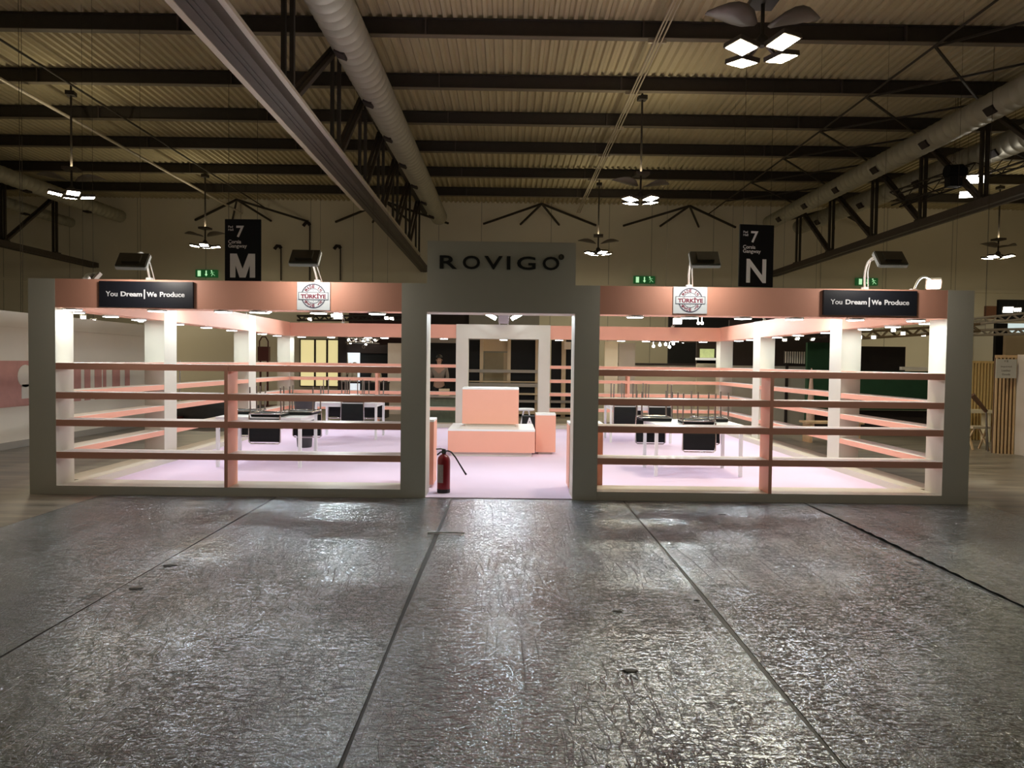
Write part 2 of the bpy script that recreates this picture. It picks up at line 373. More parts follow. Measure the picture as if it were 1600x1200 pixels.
# hanging gangway signs
def gangway(x, y, z0, letter, label, rz):
    t = thing('gangway_sign', label, 'sign', (x, y, z0), (0, 0, rz), group='hanging gangway signs')
    MB().box(-.5, .5, 0, .06, 0, 1.72).build('board', black, t, bevel=.004)
    for sx in (-.4, .4): MB().tube([(sx, .03, 1.72), (sx, .03, 9.785-z0)], .006, 6).build('cable', steel_d, t)
    if letter == 'N': text_obj('letter', letter, lettw, t, (.0, 0, .44), w=.58, h=.66, bold=.02)
    else:
        m = MB(); a, w_, z0_, z1_ = .35, .15, .11, .77
        m.box(-a, -a+w_, -.004, 0, z0_, z1_).box(a-w_, a, -.004, 0, z0_, z1_)
        for sx in (-1, 1):
            q = [(sx*(a-w_), z1_), (sx*(a-.01), z1_), (sx*.0, z0_+.0), (sx*.075, z0_)]
            q = [(sx*(a-.23+.0), z1_), (sx*(a-.02), z1_), (sx*.085, z0_), (0, z0_), (0, z0_+.17)]
            q = [(sx*(a-.04), z1_), (sx*.16, z1_), (0, z0_+.24), (0, z0_), (sx*.085, z0_)]
            m.add([(x, -.0045, z) for x, z in q], [(0, 1, 2, 3, 4)])
        m.build('letter', lettg, t)
    text_obj('numeral', '7', lettw if letter == 'N' else lettg, t, (-.07, 0, 1.38), h=.32, bold=.02)
    m2 = lettw if letter == 'N' else lettg
    text_obj('caption', 'Pad\nHall', m2, t, (-.33, 0, 1.47), w=.14, h=.14, bold=.008)
    text_obj('caption', 'Corsia', m2, t, (-.22, 0, 1.10), w=.36, h=.10, bold=.012)
    text_obj('caption', 'Gangway', m2, t, (-.14, 0, .97), w=.52, h=.13, bold=.012)
gangway(-7.34, 11.5, 3.75, 'M', 'black hanging sign with the letter M and number 7', -.02)
gangway(6.95, 11.5, 3.79, 'N', 'black hanging sign with the letter N and number 7', .12)
# exit signs on the back wall
gsign = mat('exit_green', (.01, .10, .025), .5, emit=(.02, .16, .04), estr=.25)
gwhite = mat('exit_white', (.6, .85, .6), .5, emit=(.55, 1, .55), estr=.75)
def exit_sign(x, z, label):
    t = thing('exit_sign', label, 'sign', (x, YB-.13, z), group='green exit signs on the back wall')
    MB().box(-.55, .55, -.06, .12, -.19, .19).build('sign_box', gsign, t)
    MB().box(-.44, -.28, -.068, -.06, -.15, .14).build('door_pictogram', gwhite, t)
    MB().box(-.03, .03, -.068, -.06, -.06, .14).add([(-.08, -.068, -.05), (.08, -.068, -.05), (0, -.068, -.15)], [(0, 2, 1)]).build('arrow_pictogram', gwhite, t)
    m = MB(); m.lathe([(.035, -.004), (.035, .004)], 10, (.27, -.064, .13), M=Matrix.Rotation(PI/2, 4, 'X'))
    for a, b_ in (((.28, .09), (.34, -.02)), ((.34, -.02), (.27, -.14)), ((.34, -.02), (.45, -.12)), ((.30, .07), (.42, .05)), ((.29, .06), (.24, -.02))):
        m.bar((a[0], -.064, a[1]), (b_[0], -.064, b_[1]), .05, .008)
    m.build('running_man_pictogram', gwhite, t)
exit_sign(-15.5, 5.97, 'green exit sign on the back wall left of the letter M sign')
exit_sign(7.03, 5.94, 'green exit sign on the back wall between the two hanging letter signs')
exit_sign(18.55, 5.99, 'green exit sign on the back wall behind the right floodlight arm')
# pipes with small fittings on the back wall
for px, y_top, y_bot, lab in ((484, 352, 438, 'tall thin pipe with a hooked top on the back wall, middle of three'), (439, 388, 438, 'thin pipe on the back wall between the letter M sign and the middle pipe'), (532, 388, 438, 'thin pipe on the back wall, rightmost of the three pipes')):
    a = at(px, y_top, YB-.1); c = at(px, y_bot, YB-.1)
    t = thing('wall_pipe', lab, 'pipe', (a.x, a.y, c.z), group='pipes on the back wall')
    h = a.z-c.z
    MB().tube([(0, 0, 0), (0, 0, h)], .035, 8).build('pipe', steel_m, t)
    MB().tube([(0, 0, h), (-.05, -.02, h+.10), (-.2, -.02, h+.12), (-.33, -.02, h-.05)], .09, 8).build('hook_fitting', darkst, t)

# hoist hanging at the upper right, its chain and the black lighting truss below
def rig_truss(p0, p1, size, label, m=None, group=None):
    t = thing('lighting_truss', label, 'truss', p0, group=group)
    p0 = Vector(p0); d = Vector(p1)-p0; t.rotation_euler = d.to_track_quat('X', 'Z').to_euler(); L = d.length; s = size/2
    m = m or steel_d
    b = MB()
    for sy in (-1, 1):
        for sz in (-1, 1): b.tube([(0, sy*s, sz*s), (L, sy*s, sz*s)], .03, 6)
    b.build('chord', m, t)
    b = MB(); n = max(2, int(L/size))
    for i in range(n):
        x0 = L*i/n; x1 = L*(i+1)/n; k = 1 if i % 2 else -1
        for sy in (-1, 1): b.tube([(x0, sy*s, -k*s), (x1, sy*s, k*s)], .016, 5)
        for sz in (-1, 1): b.tube([(x0, -k*s, sz*s), (x1, k*s, sz*s)], .016, 5)
    b.build('lacing', m, t)
    iq = t.rotation_euler.to_quaternion().inverted()
    for u in (.2, .8):
        p = Vector((L*u, 0, 0)); wp = p0 + t.rotation_euler.to_quaternion() @ p
        MB().tube([p, p + iq @ Vector((0, 0, 9.79-wp.z))], .0035, 5).build('hanging_cable', steel_d, t)
    return t
rig_truss(at(1398, 312, 16), at(1640, 230, 12), .45, 'black lighting truss hanging at the upper right edge')
def hoist(p, top, label, sc=1.0):
    t = thing('chain_hoist', label, 'hoist', p, group='black chain hoists')
    MB().tube([(-.2*sc, 0, 0), (.2*sc, 0, 0)], [.17*sc, .2*sc], 16).tube([(.2*sc, 0, 0), (.32*sc, 0, 0)], .13*sc, 12).build('motor', black, t)
    MB().box(-.17*sc, .17*sc, -.12*sc, .12*sc, -.42*sc, -.15*sc).build('chain_bag', blackm, t)
    MB().tube([(0, 0, .15), (0, 0, top-p[2])], .006, 6).tube([(.04, 0, .15), (.06, 0, top-p[2])], .005, 6).build('chain', steel_d, t)
    MB().tube([(0, 0, .17), (-.1, 0, .22), (0, 0, .32), (.1, 0, .22), (0, 0, .17)], .015, 6).build('hook', chromed, t)
hoist(at(1499, 112, 13), 9.4, 'small black chain hoist high at the upper right')
hoist(at(1490, 268, 13), at(1499, 120, 13).z, 'black chain hoist with looped cable beside two glowing floodlights', 1.1)
hoist(at(33, 512, 7), 9.4, 'black chain hoist hanging in front of the left white partition', .75)
def head_lamp(p, aim, label, name='floodlight', sz=(.34, .24), glow=None, cat='floodlight', group=None, hang=.22):
    t = thing(name, label, cat, p, group=group)
    t.rotation_euler = Vector(aim).normalized().to_track_quat('-Z', 'Y').to_euler()
    a, b = sz[0]/2, sz[1]/2
    MB().box(-a, a, -b, b, 0, .05).box(-a*.7, a*.7, -b*.7, b*.7, .05, .08).build('housing', lampback, t, bevel=.006)
    MB().box(-a-.012, -a, -b, b, -.006, .02).box(a, a+.012, -b, b, -.006, .02).box(-a, a, -b-.012, -b, -.006, .02).box(-a, a, b, b+.012, -.006, .02).build('bezel', lampal, t)
    MB().quad((-a+.01, -b+.01, -.003), (-a+.01, b-.01, -.003), (a-.01, b-.01, -.003), (a-.01, -b+.01, -.003)).build('glass', glow or flood_e, t)
    if hang:
        iq = t.rotation_euler.to_quaternion().inverted()
        MB().tube([Vector((0, 0, .05)), iq @ Vector((0, 0, hang if hang != 'c' else 9.785-t.location.z))], .004, 5).build('yoke', steel_d, t)
    return t
head_lamp(at(1524, 280, 13.5), (-.35, -1, -.45), 'glowing floodlight at the upper right, upper of the two below the hoist', sz=(.5, .26), glow=spot_e, group='floodlights on the hanging truss', hang='c')
head_lamp(at(1511, 304, 13.5), (-.35, -1, -.45), 'glowing floodlight at the upper right, lower of the two below the hoist', sz=(.42, .2), glow=spot_e, group='floodlights on the hanging truss', hang='c')

# ================================================================== FLOOR COVERINGS
xs = [-30]
seams = [-4.62, -2.60, -.57, 1.43, 3.53, 5.62]
labs = ['silver crinkled floor film sheet at the far left in front of the stand', 'silver crinkled floor film sheet left of centre, second from the left',
        'silver crinkled floor film sheet leading up to the entrance', 'silver crinkled floor film sheet right of the entrance', 'silver crinkled floor film sheet at the far right in front of the stand']
gaps = [.016, .026, .024, .014]
for i in range(5):
    x0, x1 = seams[i], seams[i+1]
    ga = gaps[i-1] if i else 0; gb = gaps[i] if i < 4 else 0
    b = MB(); ny = 60 if i < 4 else 400; nx = 8 if i < 4 else 32; vs = []
    yn, yf = -11.5, -.03
    for j in range(ny+1):
        y = yn + (yf-yn)*j/ny
        for k in range(nx+1):
            x = x0+ga/2 + (x1-x0-ga/2-gb/2)*k/nx; z = .006
            e = .006*math.sin(y*1.3+i*2)*(k in (0, nx))
            # the right hand edge of sheet four lies over its neighbour in a loose fold
            if i == 4:
                q = k*2.07/nx; fo = max(0, math.sin(min(1, (y+4.4)/4.4)*PI)) if y > -4.4 else 0
                z += .012*fo*math.exp(-(q/.12)**2) + .004*fo*math.exp(-q/.28)*(1+math.sin(y*34+q*9+math.sin(y*5)*2))
            vs.append((x+e, y, z))
    b.add(vs, [(j*(nx+1)+k, j*(nx+1)+k+1, (j+1)*(nx+1)+k+1, (j+1)*(nx+1)+k) for j in range(ny) for k in range(nx)], 0, True)
    o = tag(b.build('film_sheet', film_mat(i + (6 if i == 4 else 0))), labs[i], 'floor film', 'silver film sheets on the floor')
tag(MB().box(-4.625, 5.625, -11.5, -.04, 0, .003).build('underlay_film', mat('seam_dark', (.035, .033, .03), .5)), 'dark underlay showing in the narrow seams between the silver film sheets', 'floor film')
tag(MB().box(-5.2, 5.2, .01, 9.0, 0, .012).build('carpet', carpet_mat()), 'pale pink carpet filling the floor inside the stand', 'carpet')

# ================================================================== THE STAND
ZS = (1.53, 1.19, .87, .495); TH = .075; HB, HT = 2.17, 2.5
def downlight(parent, x, y, z=HB):
    b = MB(); b.lathe([(.105, 0), (.105, -.016), (.098, -.024)], 24, (x, y, z))
    o = b.build('downlight', lampal, parent)
    n = 16; g = MB(); g.add([(x+.094*math.cos(-2*PI*k/n), y+.094*math.sin(-2*PI*k/n), z-.0255) for k in range(n)], [tuple(range(n))])
    g.build('diffuser', down_e, o)
def shelf(parent, x0, x1, y0, y1, zt):
    MB().box(x0, x1, y0, y1, zt-TH, zt, 0, topmi=1).build('shelf', [salmon, white_top], parent)
def front_bay(x0, x1, xdiv, lab, col_side, dls, ddepth=.34):
    t = thing('shelving_bay', lab, 'display stand', (0, 0, 0), group='frames of the stand')
    if col_side < 0: MB().box(x0, x0+.31, 0, .34, 0, HT).build('column', white_lam, t); a, b_ = x0+.31, x1
    else: MB().box(x1-.31, x1, 0, .34, 0, HT).build('column', white_lam, t); a, b_ = x0, x1-.31
    h = MB().box(a, b_, .002, .30, HB, HT).build('header', salmon, t)
    for x in dls: downlight(h, x, .15)
    MB().box(a, b_, 0, .45, 0, .1).build('base', white_lam, t)
    for z in ZS: shelf(t, a, b_, .003, .30, z)
    MB().box(xdiv-.02, xdiv+.02, -.002, .302, .1, ZS[0]-.002).build('divider', salmon, t)
front_bay(-5.48, -1.172, -3.20, 'front left bay of the stand with four open shelves between pale columns', -1, (-5.06, -4.07, -3.29, -2.88, -2.17, -1.48))
front_bay(1.128, 5.48, 3.15, 'front right bay of the stand with four open shelves between pale columns', 1, (1.56, 2.21, 2.84, 3.45, 4.17, 4.89))
# side bays
def side_bay(s, lab, dls, lamp_cols):
    t = thing('shelving_bay', lab, 'display stand', (0, 0, 0), group='frames of the stand')
    xo, xi = 5.48*s, 5.18*s; x0, x1 = min(xo, xi), max(xo, xi)
    for y0, y1 in ((2.6, 3.0), (6.1, 6.5), (8.78, 9.12)): MB().box(x0, x1, y0, y1, 0, HT).build('column', white_lam, t)
    h = MB().box(x0+.002, x1-.002, .34, 8.78, HB, HT-.002)
    h = h.build('header', salmon, t)
    for y in dls: downlight(h, 5.33*s, y)
    xb = 5.06*s; MB().box(min(xo, xb), max(xo, xb), .45, 8.7, 0, .098).build('base', white_lam, t)
    for z in ZS:
        for y0, y1 in ((.34, 2.6), (3.0, 6.1), (6.5, 8.78)): shelf(t, x0+.004, x1-.004, y0, y1, z)
    return t
side_bay(-1, 'left side wall of the stand with open shelves running back from the front', (.65, 1.42, 2.15, 3.35, 4.45, 5.6, 7.3, 8.3), 0)
side_bay(1, 'right side wall of the stand with open shelves running back from the front', (.65, 1.45, 2.2, 3.45, 4.6, 5.6, 7.1, 7.9), 0)
# back bays
def back_bay(x0, x1, xd, lab, dls):
    t = thing('shelving_bay', lab, 'display stand', (0, 0, 0), group='frames of the stand')
    h = MB().box(x0, x1, 8.785, 9.10, HB, HT-.01).build('header', salmon, t)
    for x in dls: downlight(h, x, 8.95)
    MB().box(x0, x1, 8.70, 9.12, 0, .099).build('base', white_lam, t)
    for z in ZS: shelf(t, x0, x1, 8.79, 9.08, z)
    MB().box(xd-.03, xd+.03, 8.786, 9.085, .1, ZS[0]).build('divider', salmon, t)
back_bay(-5.18, -1.19, -3.1, 'back left bay of the stand with salmon shelves behind the left tables', (-4.95, -4.23, -3.34, -2.94, -1.5))
back_bay(1.077, 5.18, 2.98, 'back right bay of the stand with salmon shelves behind the right tables', (1.30, 2.81, 3.41, 4.11, 4.8))
t = thing('back_portal', 'white doorway frame in the middle of the back wall behind the counter', 'doorway', (0, 0, 0))
MB().box(-1.19, -.898, 8.77, 9.12, 0, HT).build('post', white_lam, t)
MB().box(.799, 1.077, 8.77, 9.12, 0, HT).build('post', white_lam, t)
h = MB().box(-.898, .799, 8.77, 9.12, 2.16, HT).build('header', white_lam, t); downlight(h, -.05, 8.93, 2.16)
# entrance portal with lettering
t = thing('entrance_portal', 'pale entrance portal with a raised fascia carrying dark capital letters', 'entrance', (0, 0, 0))
MB().box(-1.17, -.878, -.005, .40, 0, HT).build('column', white_lam, t)
MB().box(.838, 1.126, -.005, .40, 0, HT).build('column', white_lam, t)
f = MB().box(-.878, .838, -.008, .395, 2.17, 2.99).build('fascia', white_lam, t)
dark_l = mat('dark_letter', (.008, .007, .006), .5)
zc = 2.745
for ch, xa, xb in (('R', -.732, -.534), ('O', -.467, -.268), ('V', -.217, -.01), ('I', .041, .082), ('G', .159, .373), ('O', .454, .646)):
    text_obj('letter', ch, dark_l, f, ((xa+xb)/2, -.008, zc), w=xb-xa, h=.152, depth=.025, bold=.012 if ch != 'I' else .0)
MB().lathe([(.033, 0), (.033, .012)], 16, (.668, -.02, zc+.075), M=Matrix.Rotation(PI/2, 4, 'X')).build('round_mark', mat('mark_grey', (.05, .045, .03), .6), f)
text_obj('letter', 'R', mat('mark_pale', (.2, .17, .12), .6), f, (.668, -.0325, zc+.075), h=.032, depth=.001)

# black slogan boards
def slogan(x0, x1, z0, z1, lab):
    t = thing('slogan_board', lab, 'sign', ((x0+x1)/2, 0, z0), group='black slogan boards')
    w_, h_ = x1-x0, z1-z0
    MB().box(-w_/2, w_/2, -.035, -.002, 0, h_).build('board', mat('board_satin', (.012, .013, .02), .38, var=.1), t, bevel=.003)
    sc = w_/1.083
    text_obj('lettering', 'You', lettw, t, (-.394*sc, -.035, .152), w=.135*sc, h=.058, bold=.012)
    text_obj('lettering', 'Dream', lettw, t, (-.166*sc, -.035, .152), w=.245*sc, h=.056, bold=.028)
    text_obj('lettering', 'We', lettw, t, (.068*sc, -.035, .15), w=.115*sc, h=.056, bold=.028)
    text_obj('lettering', 'Produce', lettw, t, (.304*sc, -.035, .152), w=.285*sc, h=.058, bold=.024)
    MB().box(-.022*sc, -.009*sc, -.04, -.035, .098, .205).build('divider_bar', lettw, t)
slogan(-4.645, -3.565, 2.178, 2.476, 'black board reading You Dream We Produce on the left header')
slogan(3.707, 4.795, 2.194, 2.482, 'black board reading You Dream We Produce on the right header')
# made in Türkiye plaques
def plaque(x0, x1, z0, z1, lab):
    t = thing('origin_plaque', lab, 'sign', ((x0+x1)/2, 0, (z0+z1)/2), group='white stamp plaques')
    w_, h_ = x1-x0, z1-z0
    MB().box(-w_/2, w_/2, -.016, -.001, -h_/2, h_/2).build('plate', paper, t)
    R = .142; y = -.019; yb = -.016
    def ring(r0_, r1_, a0=0, a1=360, n=64):
        m = MB(); vs = []
        for i in range(n+1):
            a = math.radians(a0+(a1-a0)*i/n)
            vs += [(r0_*math.cos(a), y, r0_*math.sin(a)), (r1_*math.cos(a), y, r1_*math.sin(a))]
        m.add(vs, [(2*i, 2*i+1, 2*i+3, 2*i+2) for i in range(n)]); return m
    m = ring(R-.012, R); q = ring(.081, .087); m.add(q.v, q.f)
    m.build('ring', greyink, t)
    MB().box(-.172, .172, -.0215, -.0195, -.044, .044).build('banner', paper, t)
    b = MB()
    for a in ((-.172, .172, .038, .044), (-.172, .172, -.044, -.038), (-.172, -.166, -.038, .038), (.166, .172, -.038, .038)): b.box(a[0], a[1], -.0225, -.0215, a[2], a[3])
    b.build('banner_frame', greyink, t)
    text_obj('lettering', 'T\u00dcRK\u0130YE', maroon, t, (0, -.0215, .002), w=.29, h=.062, depth=.002, bold=.04)
    for top in (1, -1):
        word = 'MADE IN'; step = 17
        for i, ch in enumerate(word):
            if ch == ' ': continue
            a = (3-i)*step if top > 0 else -(3-i)*step
            rr = .109; x = -rr*math.sin(math.radians(a))*top if top > 0 else rr*math.sin(math.radians(a)); z = rr*math.cos(math.radians(a))*top
            text_obj('lettering', ch, maroon, t, (x, -.0165, z), w=.026 if ch != 'I' else .009, h=.036, depth=.002, bold=.04, rot=(0, -math.radians(a)*top if top > 0 else math.radians(a), 0))
    for z in (.062, -.062):
        b = MB()
        for dx, r in ((-.025, .004), (0, .007), (.025, .004)):
            vs = [(dx + (r if k % 2 == 0 else r*.4)*math.sin(k*PI/5), y, z + (r if k % 2 == 0 else r*.4)*math.cos(k*PI/5)) for k in range(10)]
            b.add(vs, [tuple(range(10))])
        b.build('stars', greyink, t)
plaque(-2.376, -1.996, 2.176, 2.496, 'white Made in T\u00fcrkiye stamp plaque on the left header')
plaque(1.973, 2.366, 2.19, 2.498, 'white Made in T\u00fcrkiye stamp plaque on the right header')

# floodlights on curved arms clamped to the top of the headers
def arm_flood(base, head, mid, lab, aim, sz=(.30, .20), lit=True, glow=None, cable=True):
    t = thing('arm_floodlight', lab, 'floodlight', base, group='floodlights on curved arms')
    B = Vector(base); H = Vector(head)-B; Mi = Vector(mid)-B
    pts = []
    for i in range(13):
        u = i/12; pts.append((1-u)**2*Vector((0, 0, 0)) + 2*u*(1-u)*Mi + u*u*H)
    MB().tube(pts, .012, 8).build('arm', lampal, t)
    MB().box(-.03, .03, -.03, .03, -.005, .03).build('clamp', lampal, t)
    if cable:
        c = [Vector((.05, .02, 0)), pts[3]+Vector((.035, .01, 0)), pts[6]+Vector((.012, 0, -.005)), pts[9]+Vector((-.02, 0, -.02)), pts[12]]
        MB().tube(c, .006, 6).build('cable', lampal, t)
    q = Vector(aim).normalized().to_track_quat('-Z', 'Y').to_matrix().to_4x4(); q.translation = H
    a, b_ = sz[0]/2, sz[1]/2
    hd = MB().box(-a, a, -b_, b_, 0, .045, M=q).box(-a*.6, a*.6, -b_*.6, b_*.6, .045, .07, M=q).build('lamp_head', lampback, t)
    MB().box(-a-.01, -a, -b_, b_, -.01, .03, M=q).box(a, a+.01, -b_, b_, -.01, .03, M=q).box(-a, a, -b_-.01, -b_, -.01, .03, M=q).box(-a, a, b_, b_+.01, -.01, .03, M=q).build('bezel', lampal, hd)
    MB().quad(*[q @ Vector(c) for c in ((-a+.01, -b_+.01, -.003), (-a+.01, b_-.01, -.003), (a-.01, b_-.01, -.003), (a-.01, -b_+.01, -.003))]).build('glass', glow or flood_e, hd)
    return t
fz = HT+.003
arm_flood((-4.13, .1, fz), (-4.0, -.5, 2.63), (-4.07, -.15, 2.98), 'arm floodlight above the left slogan board, its head tilted down', (-.1, .75, -.65))
arm_flood((-2.17, .1, fz), (-2.14, -.5, 2.69), (-2.22, -.15, 2.98), 'arm floodlight above the left stamp plaque', (0, .75, -.65))
arm_flood((2.18, .1, fz), (2.19, -.5, 2.73), (2.1, -.1, 2.95), 'arm floodlight above the right stamp plaque', (.05, .75, -.65))
arm_flood((4.25, .1, fz), (4.21, -.5, 2.76), (4.1, -.1, 2.98), 'arm floodlight above the right slogan board', (0, .75, -.65))
arm_flood((4.88, .2, fz), (5.30, .5, 2.63), (5.08, .4, 2.82), 'dazzling arm floodlight at the right end of the front header', (-.35, -.75, -.55), sz=(.15, .12), glow=side_e, cable=False)
arm_flood((-4.92, .2, fz), (-5.2, .75, 2.56), (-5.05, .45, 2.62), 'low arm floodlight lying at the left end of the front header', (.45, .6, -.6), cable=False)
# interior floodlights on the side headers and the back header
arm_flood((-5.33, 2.8, fz), (-4.85, 2.85, 2.62), (-5.2, 2.8, 2.85), 'interior arm floodlight over the first column of the left side wall', (.5, .1, -.85), sz=(.30, .2), glow=side_e)
arm_flood((5.33, 2.8, fz), (4.85, 2.85, 2.62), (5.2, 2.8, 2.85), 'interior arm floodlight over the first column of the right side wall', (-.5, .1, -.85), sz=(.30, .2), glow=side_e)
arm_flood((-5.33, 6.3, fz), (-4.85, 6.3, 2.60), (-5.2, 6.3, 2.85), 'interior arm floodlight over the second column of the left side wall', (.5, -.1, -.85), sz=(.30, .2), glow=side_e)
arm_flood((5.33, 6.3, fz), (4.85, 6.3, 2.60), (5.2, 6.3, 2.85), 'interior arm floodlight over the second column of the right side wall', (-.5, -.1, -.85), sz=(.30, .2), glow=side_e)
arm_flood((-3.95, 8.95, fz), (-3.95, 8.45, 2.64), (-3.95, 8.7, 2.9), 'dazzling arm floodlight on the back left header facing the viewer', (.15, -1, -.3), sz=(.2, .14), glow=back_e)
arm_flood((4.05, 8.95, fz), (4.05, 8.45, 2.62), (4.05, 8.7, 2.9), 'dazzling arm floodlight on the back right header facing the viewer', (-.15, -1, -.3), sz=(.2, .14), glow=back_e)
# two more added out of sight behind the fascia to light the plinths
arm_flood((-.6, .385, 2.8), (-.62, .75, 2.74), (-.6, .6, 2.86), 'added hidden arm floodlight clamped behind the raised fascia on its left, aimed into the stand', (0, .75, -.66), sz=(.26, .18), glow=inner_e, cable=False)
arm_flood((.56, .385, 2.8), (.58, .75, 2.74), (.56, .6, 2.86), 'added hidden arm floodlight clamped behind the raised fascia on its right, aimed into the stand', (0, .75, -.66), sz=(.26, .18), glow=inner_e, cable=False)
# cluster of three heads over the back doorway
t = thing('lamp_cluster', 'cluster of white lamp heads with a ribbed driver box above the back doorway', 'lamp', (-.05, 8.7, 2.5))
b = MB()
for i in range(5): b.box(-.13, .13, -.12, .06, .06+i*.055, .095+i*.055)
b.box(-.11, .11, -.10, .05, .02, .32); b.build('driver_box', mat('lilac_metal', (.42, .36, .40), .5, .2), t)
for sx in (-.1, .1): MB().tube([(sx, .1, 0), (sx*1.1, .0, .12), (sx*1.3, -.1, .3)], .014, 6).build('bracket', lampal, t)
for sx, z in ((-.3, .2), (.3, .2), (-.34, .34), (.34, .34)):
    M = Matrix.Translation((sx, -.05, z)) @ Matrix.Rotation(-.5 if sx > 0 else .5, 4, 'Y') @ Matrix.Rotation(.35, 4, 'X')
    hd = MB().box(-.14, .14, -.02, .03, -.045, .045, M=M).build('lamp_head', lampal, t)
    MB().quad(*[M @ Vector(c) for c in ((-.13, -.023, -.04), (.13, -.023, -.04), (.13, -.023, .04), (-.13, -.023, .04))]).build('glass', clus_e, hd)

# counters and plinths
def block(name, lab, x0, x1, y0, y1, z0, z1, kick=.07, cat='plinth', group=None):
    t = thing(name, lab, cat, ((x0+x1)/2, (y0+y1)/2, z0), group=group); a, c = (x1-x0)/2, (y1-y0)/2; h = z1-z0
    b = MB(); b.box(-a, a, -c, c, kick, h-.03); b.build('body', salmon, t, bevel=.003)
    MB().box(-a, a, -c, c, h-.03, h).build('top', white_top, t, bevel=.003)
    MB().box(-a+.05, a-.05, -c+.05, c-.05, 0, kick).build('kick_base', white_lam, t)
    return t
fl = .0125
block('display_plinth', 'wide low salmon plinth with a white top in the middle of the stand', -.925, .535, 3.58, 4.75, fl, .47)
block('display_block', 'large salmon block with a white top standing on the low plinth', -.72, .262, 4.05, 4.62, .471, 1.15, .05)
block('podium', 'narrow salmon podium with a white top right of the wide plinth', .56, .905, 3.95, 4.28, fl, .72, .04)
block('podium', 'salmon podium half hidden behind the left entrance column', -1.25, -.85, .62, 1.0, fl, .87, .04)
block('podium', 'salmon podium half hidden behind the right entrance column', .835, 1.25, .45, .85, fl, .86, .04)

# tables with upturned chairs
def table():
    t = thing('white_table', 'x', 'table', group='white tables in the stand')
    MB().box(-.625, .625, -.45, .45, .71, .74).build('tabletop', table_w, t, bevel=.003)
    MB().box(-.57, .57, -.41, -.38, .65, .71).box(-.57, .57, .38, .41, .65, .71).box(-.59, -.56, -.41, .41, .65, .71).box(.56, .59, -.41, .41, .65, .71).build('frame', table_w, t)
    for sx in (-1, 1):
        for sy in (-1, 1): MB().box(sx*.60-.022, sx*.60+.022, sy*.42-.022, sy*.42+.022, 0, .71).build('leg', table_w, t)
    return t
def chair():
    # built upside down: seat rests at z=0, back hangs down on the -Y side, legs stand up
    t = thing('stacking_chair', 'x', 'chair', group='upturned black chairs')
    MB().box(-.22, .22, -.02, .42, .002, .045).build('seat', leath, t, bevel=.015)
    b = MB(); n = 6
    for i in range(n):
        a0 = -.36 + i*.34/n; a1 = a0+.34/n
        b.add([(-.215, -.055-.02*math.sin(PI*i/n), a0), (.215, -.055-.02*math.sin(PI*i/n), a0), (.215, -.055-.02*math.sin(PI*(i+1)/n), a1), (-.215, -.055-.02*math.sin(PI*(i+1)/n), a1),
               (-.215, -.03, a0), (.215, -.03, a0), (.215, -.03, a1), (-.215, -.03, a1)], [(0, 1, 2, 3), (7, 6, 5, 4), (0, 3, 7, 4), (1, 5, 6, 2), (0, 4, 5, 1), (3, 2, 6, 7)])
    b.build('backrest', leath, t)
    MB().tube([(-.225, -.05, .03), (-.23, -.05, -.36), (-.2, -.05, -.385), (.2, -.05, -.385), (.23, -.05, -.36), (.225, -.05, .03)], .011, 8).build('back_frame', chrome, t)
    MB().tube([(-.225, -.05, .05), (-.225, .40, .05), (.225, .40, .05), (.225, -.05, .05), (-.225, -.05, .05)], .011, 8).build('seat_frame', chrome, t)
    for sx in (-1, 1):
        for sy, k in ((0, -.03), (.38, .0)): MB().tube([(sx*.225, sy, .05), (sx*.225, sy+k, .44)], .0115, 8).build('leg', chromed, t)
    return t
tb = table(); ch = chair(); first = [True]
fx = fl
tabs = [((-3.57, 2.55), 'white table with upturned chairs behind the front left shelves'), ((2.785, 2.18), 'white table with upturned chairs behind the front right shelves'),
        ((-3.17, 6.35), 'white table at the back left of the stand'), ((2.75, 6.35), 'white table at the back right of the stand')]
for i, ((x, y), lab) in enumerate(tabs):
    o = tb if i == 0 else copy_tree(tb); o.location = (x, y, fx); o['label'] = lab
zt = .74+fx
chairs = [(-3.47, 2.10+.03, 0, 'upturned black chair on the front edge of the front left table'),
          (-3.12, 3.0-.03, PI, 'upturned black chair on the rear right corner of the front left table'), (-4.0, 3.0-.03, PI, 'upturned black chair on the rear left corner of the front left table'),
          (2.78, 1.73+.03, 0, 'upturned black chair on the front edge of the front right table'), (2.28, 2.63-.03, PI, 'upturned black chair on the rear left corner of the front right table'),
          (3.12, 2.63-.03, PI, 'upturned black chair on the rear right corner of the front right table'),
          (-3.03, 5.93, 0, 'upturned black chair on the front edge of the back left table'), (-3.52, 6.77, PI, 'upturned black chair on the rear left corner of the back left table'), (-2.80, 6.77, PI, 'upturned black chair on the rear right corner of the back left table'),
          (2.42, 5.93, 0, 'upturned black chair on the front left corner of the back right table'), (3.12, 5.93, 0, 'upturned black chair on the front right corner of the back right table'), (2.72, 6.77, PI, 'upturned black chair on the rear edge of the back right table')]
for i, (x, y, rz, lab) in enumerate(chairs):
    o = ch if i == 0 else copy_tree(ch); o.location = (x, y, zt); o.rotation_euler = (0, 0, rz+random.uniform(-.05, .05)); o['label'] = lab

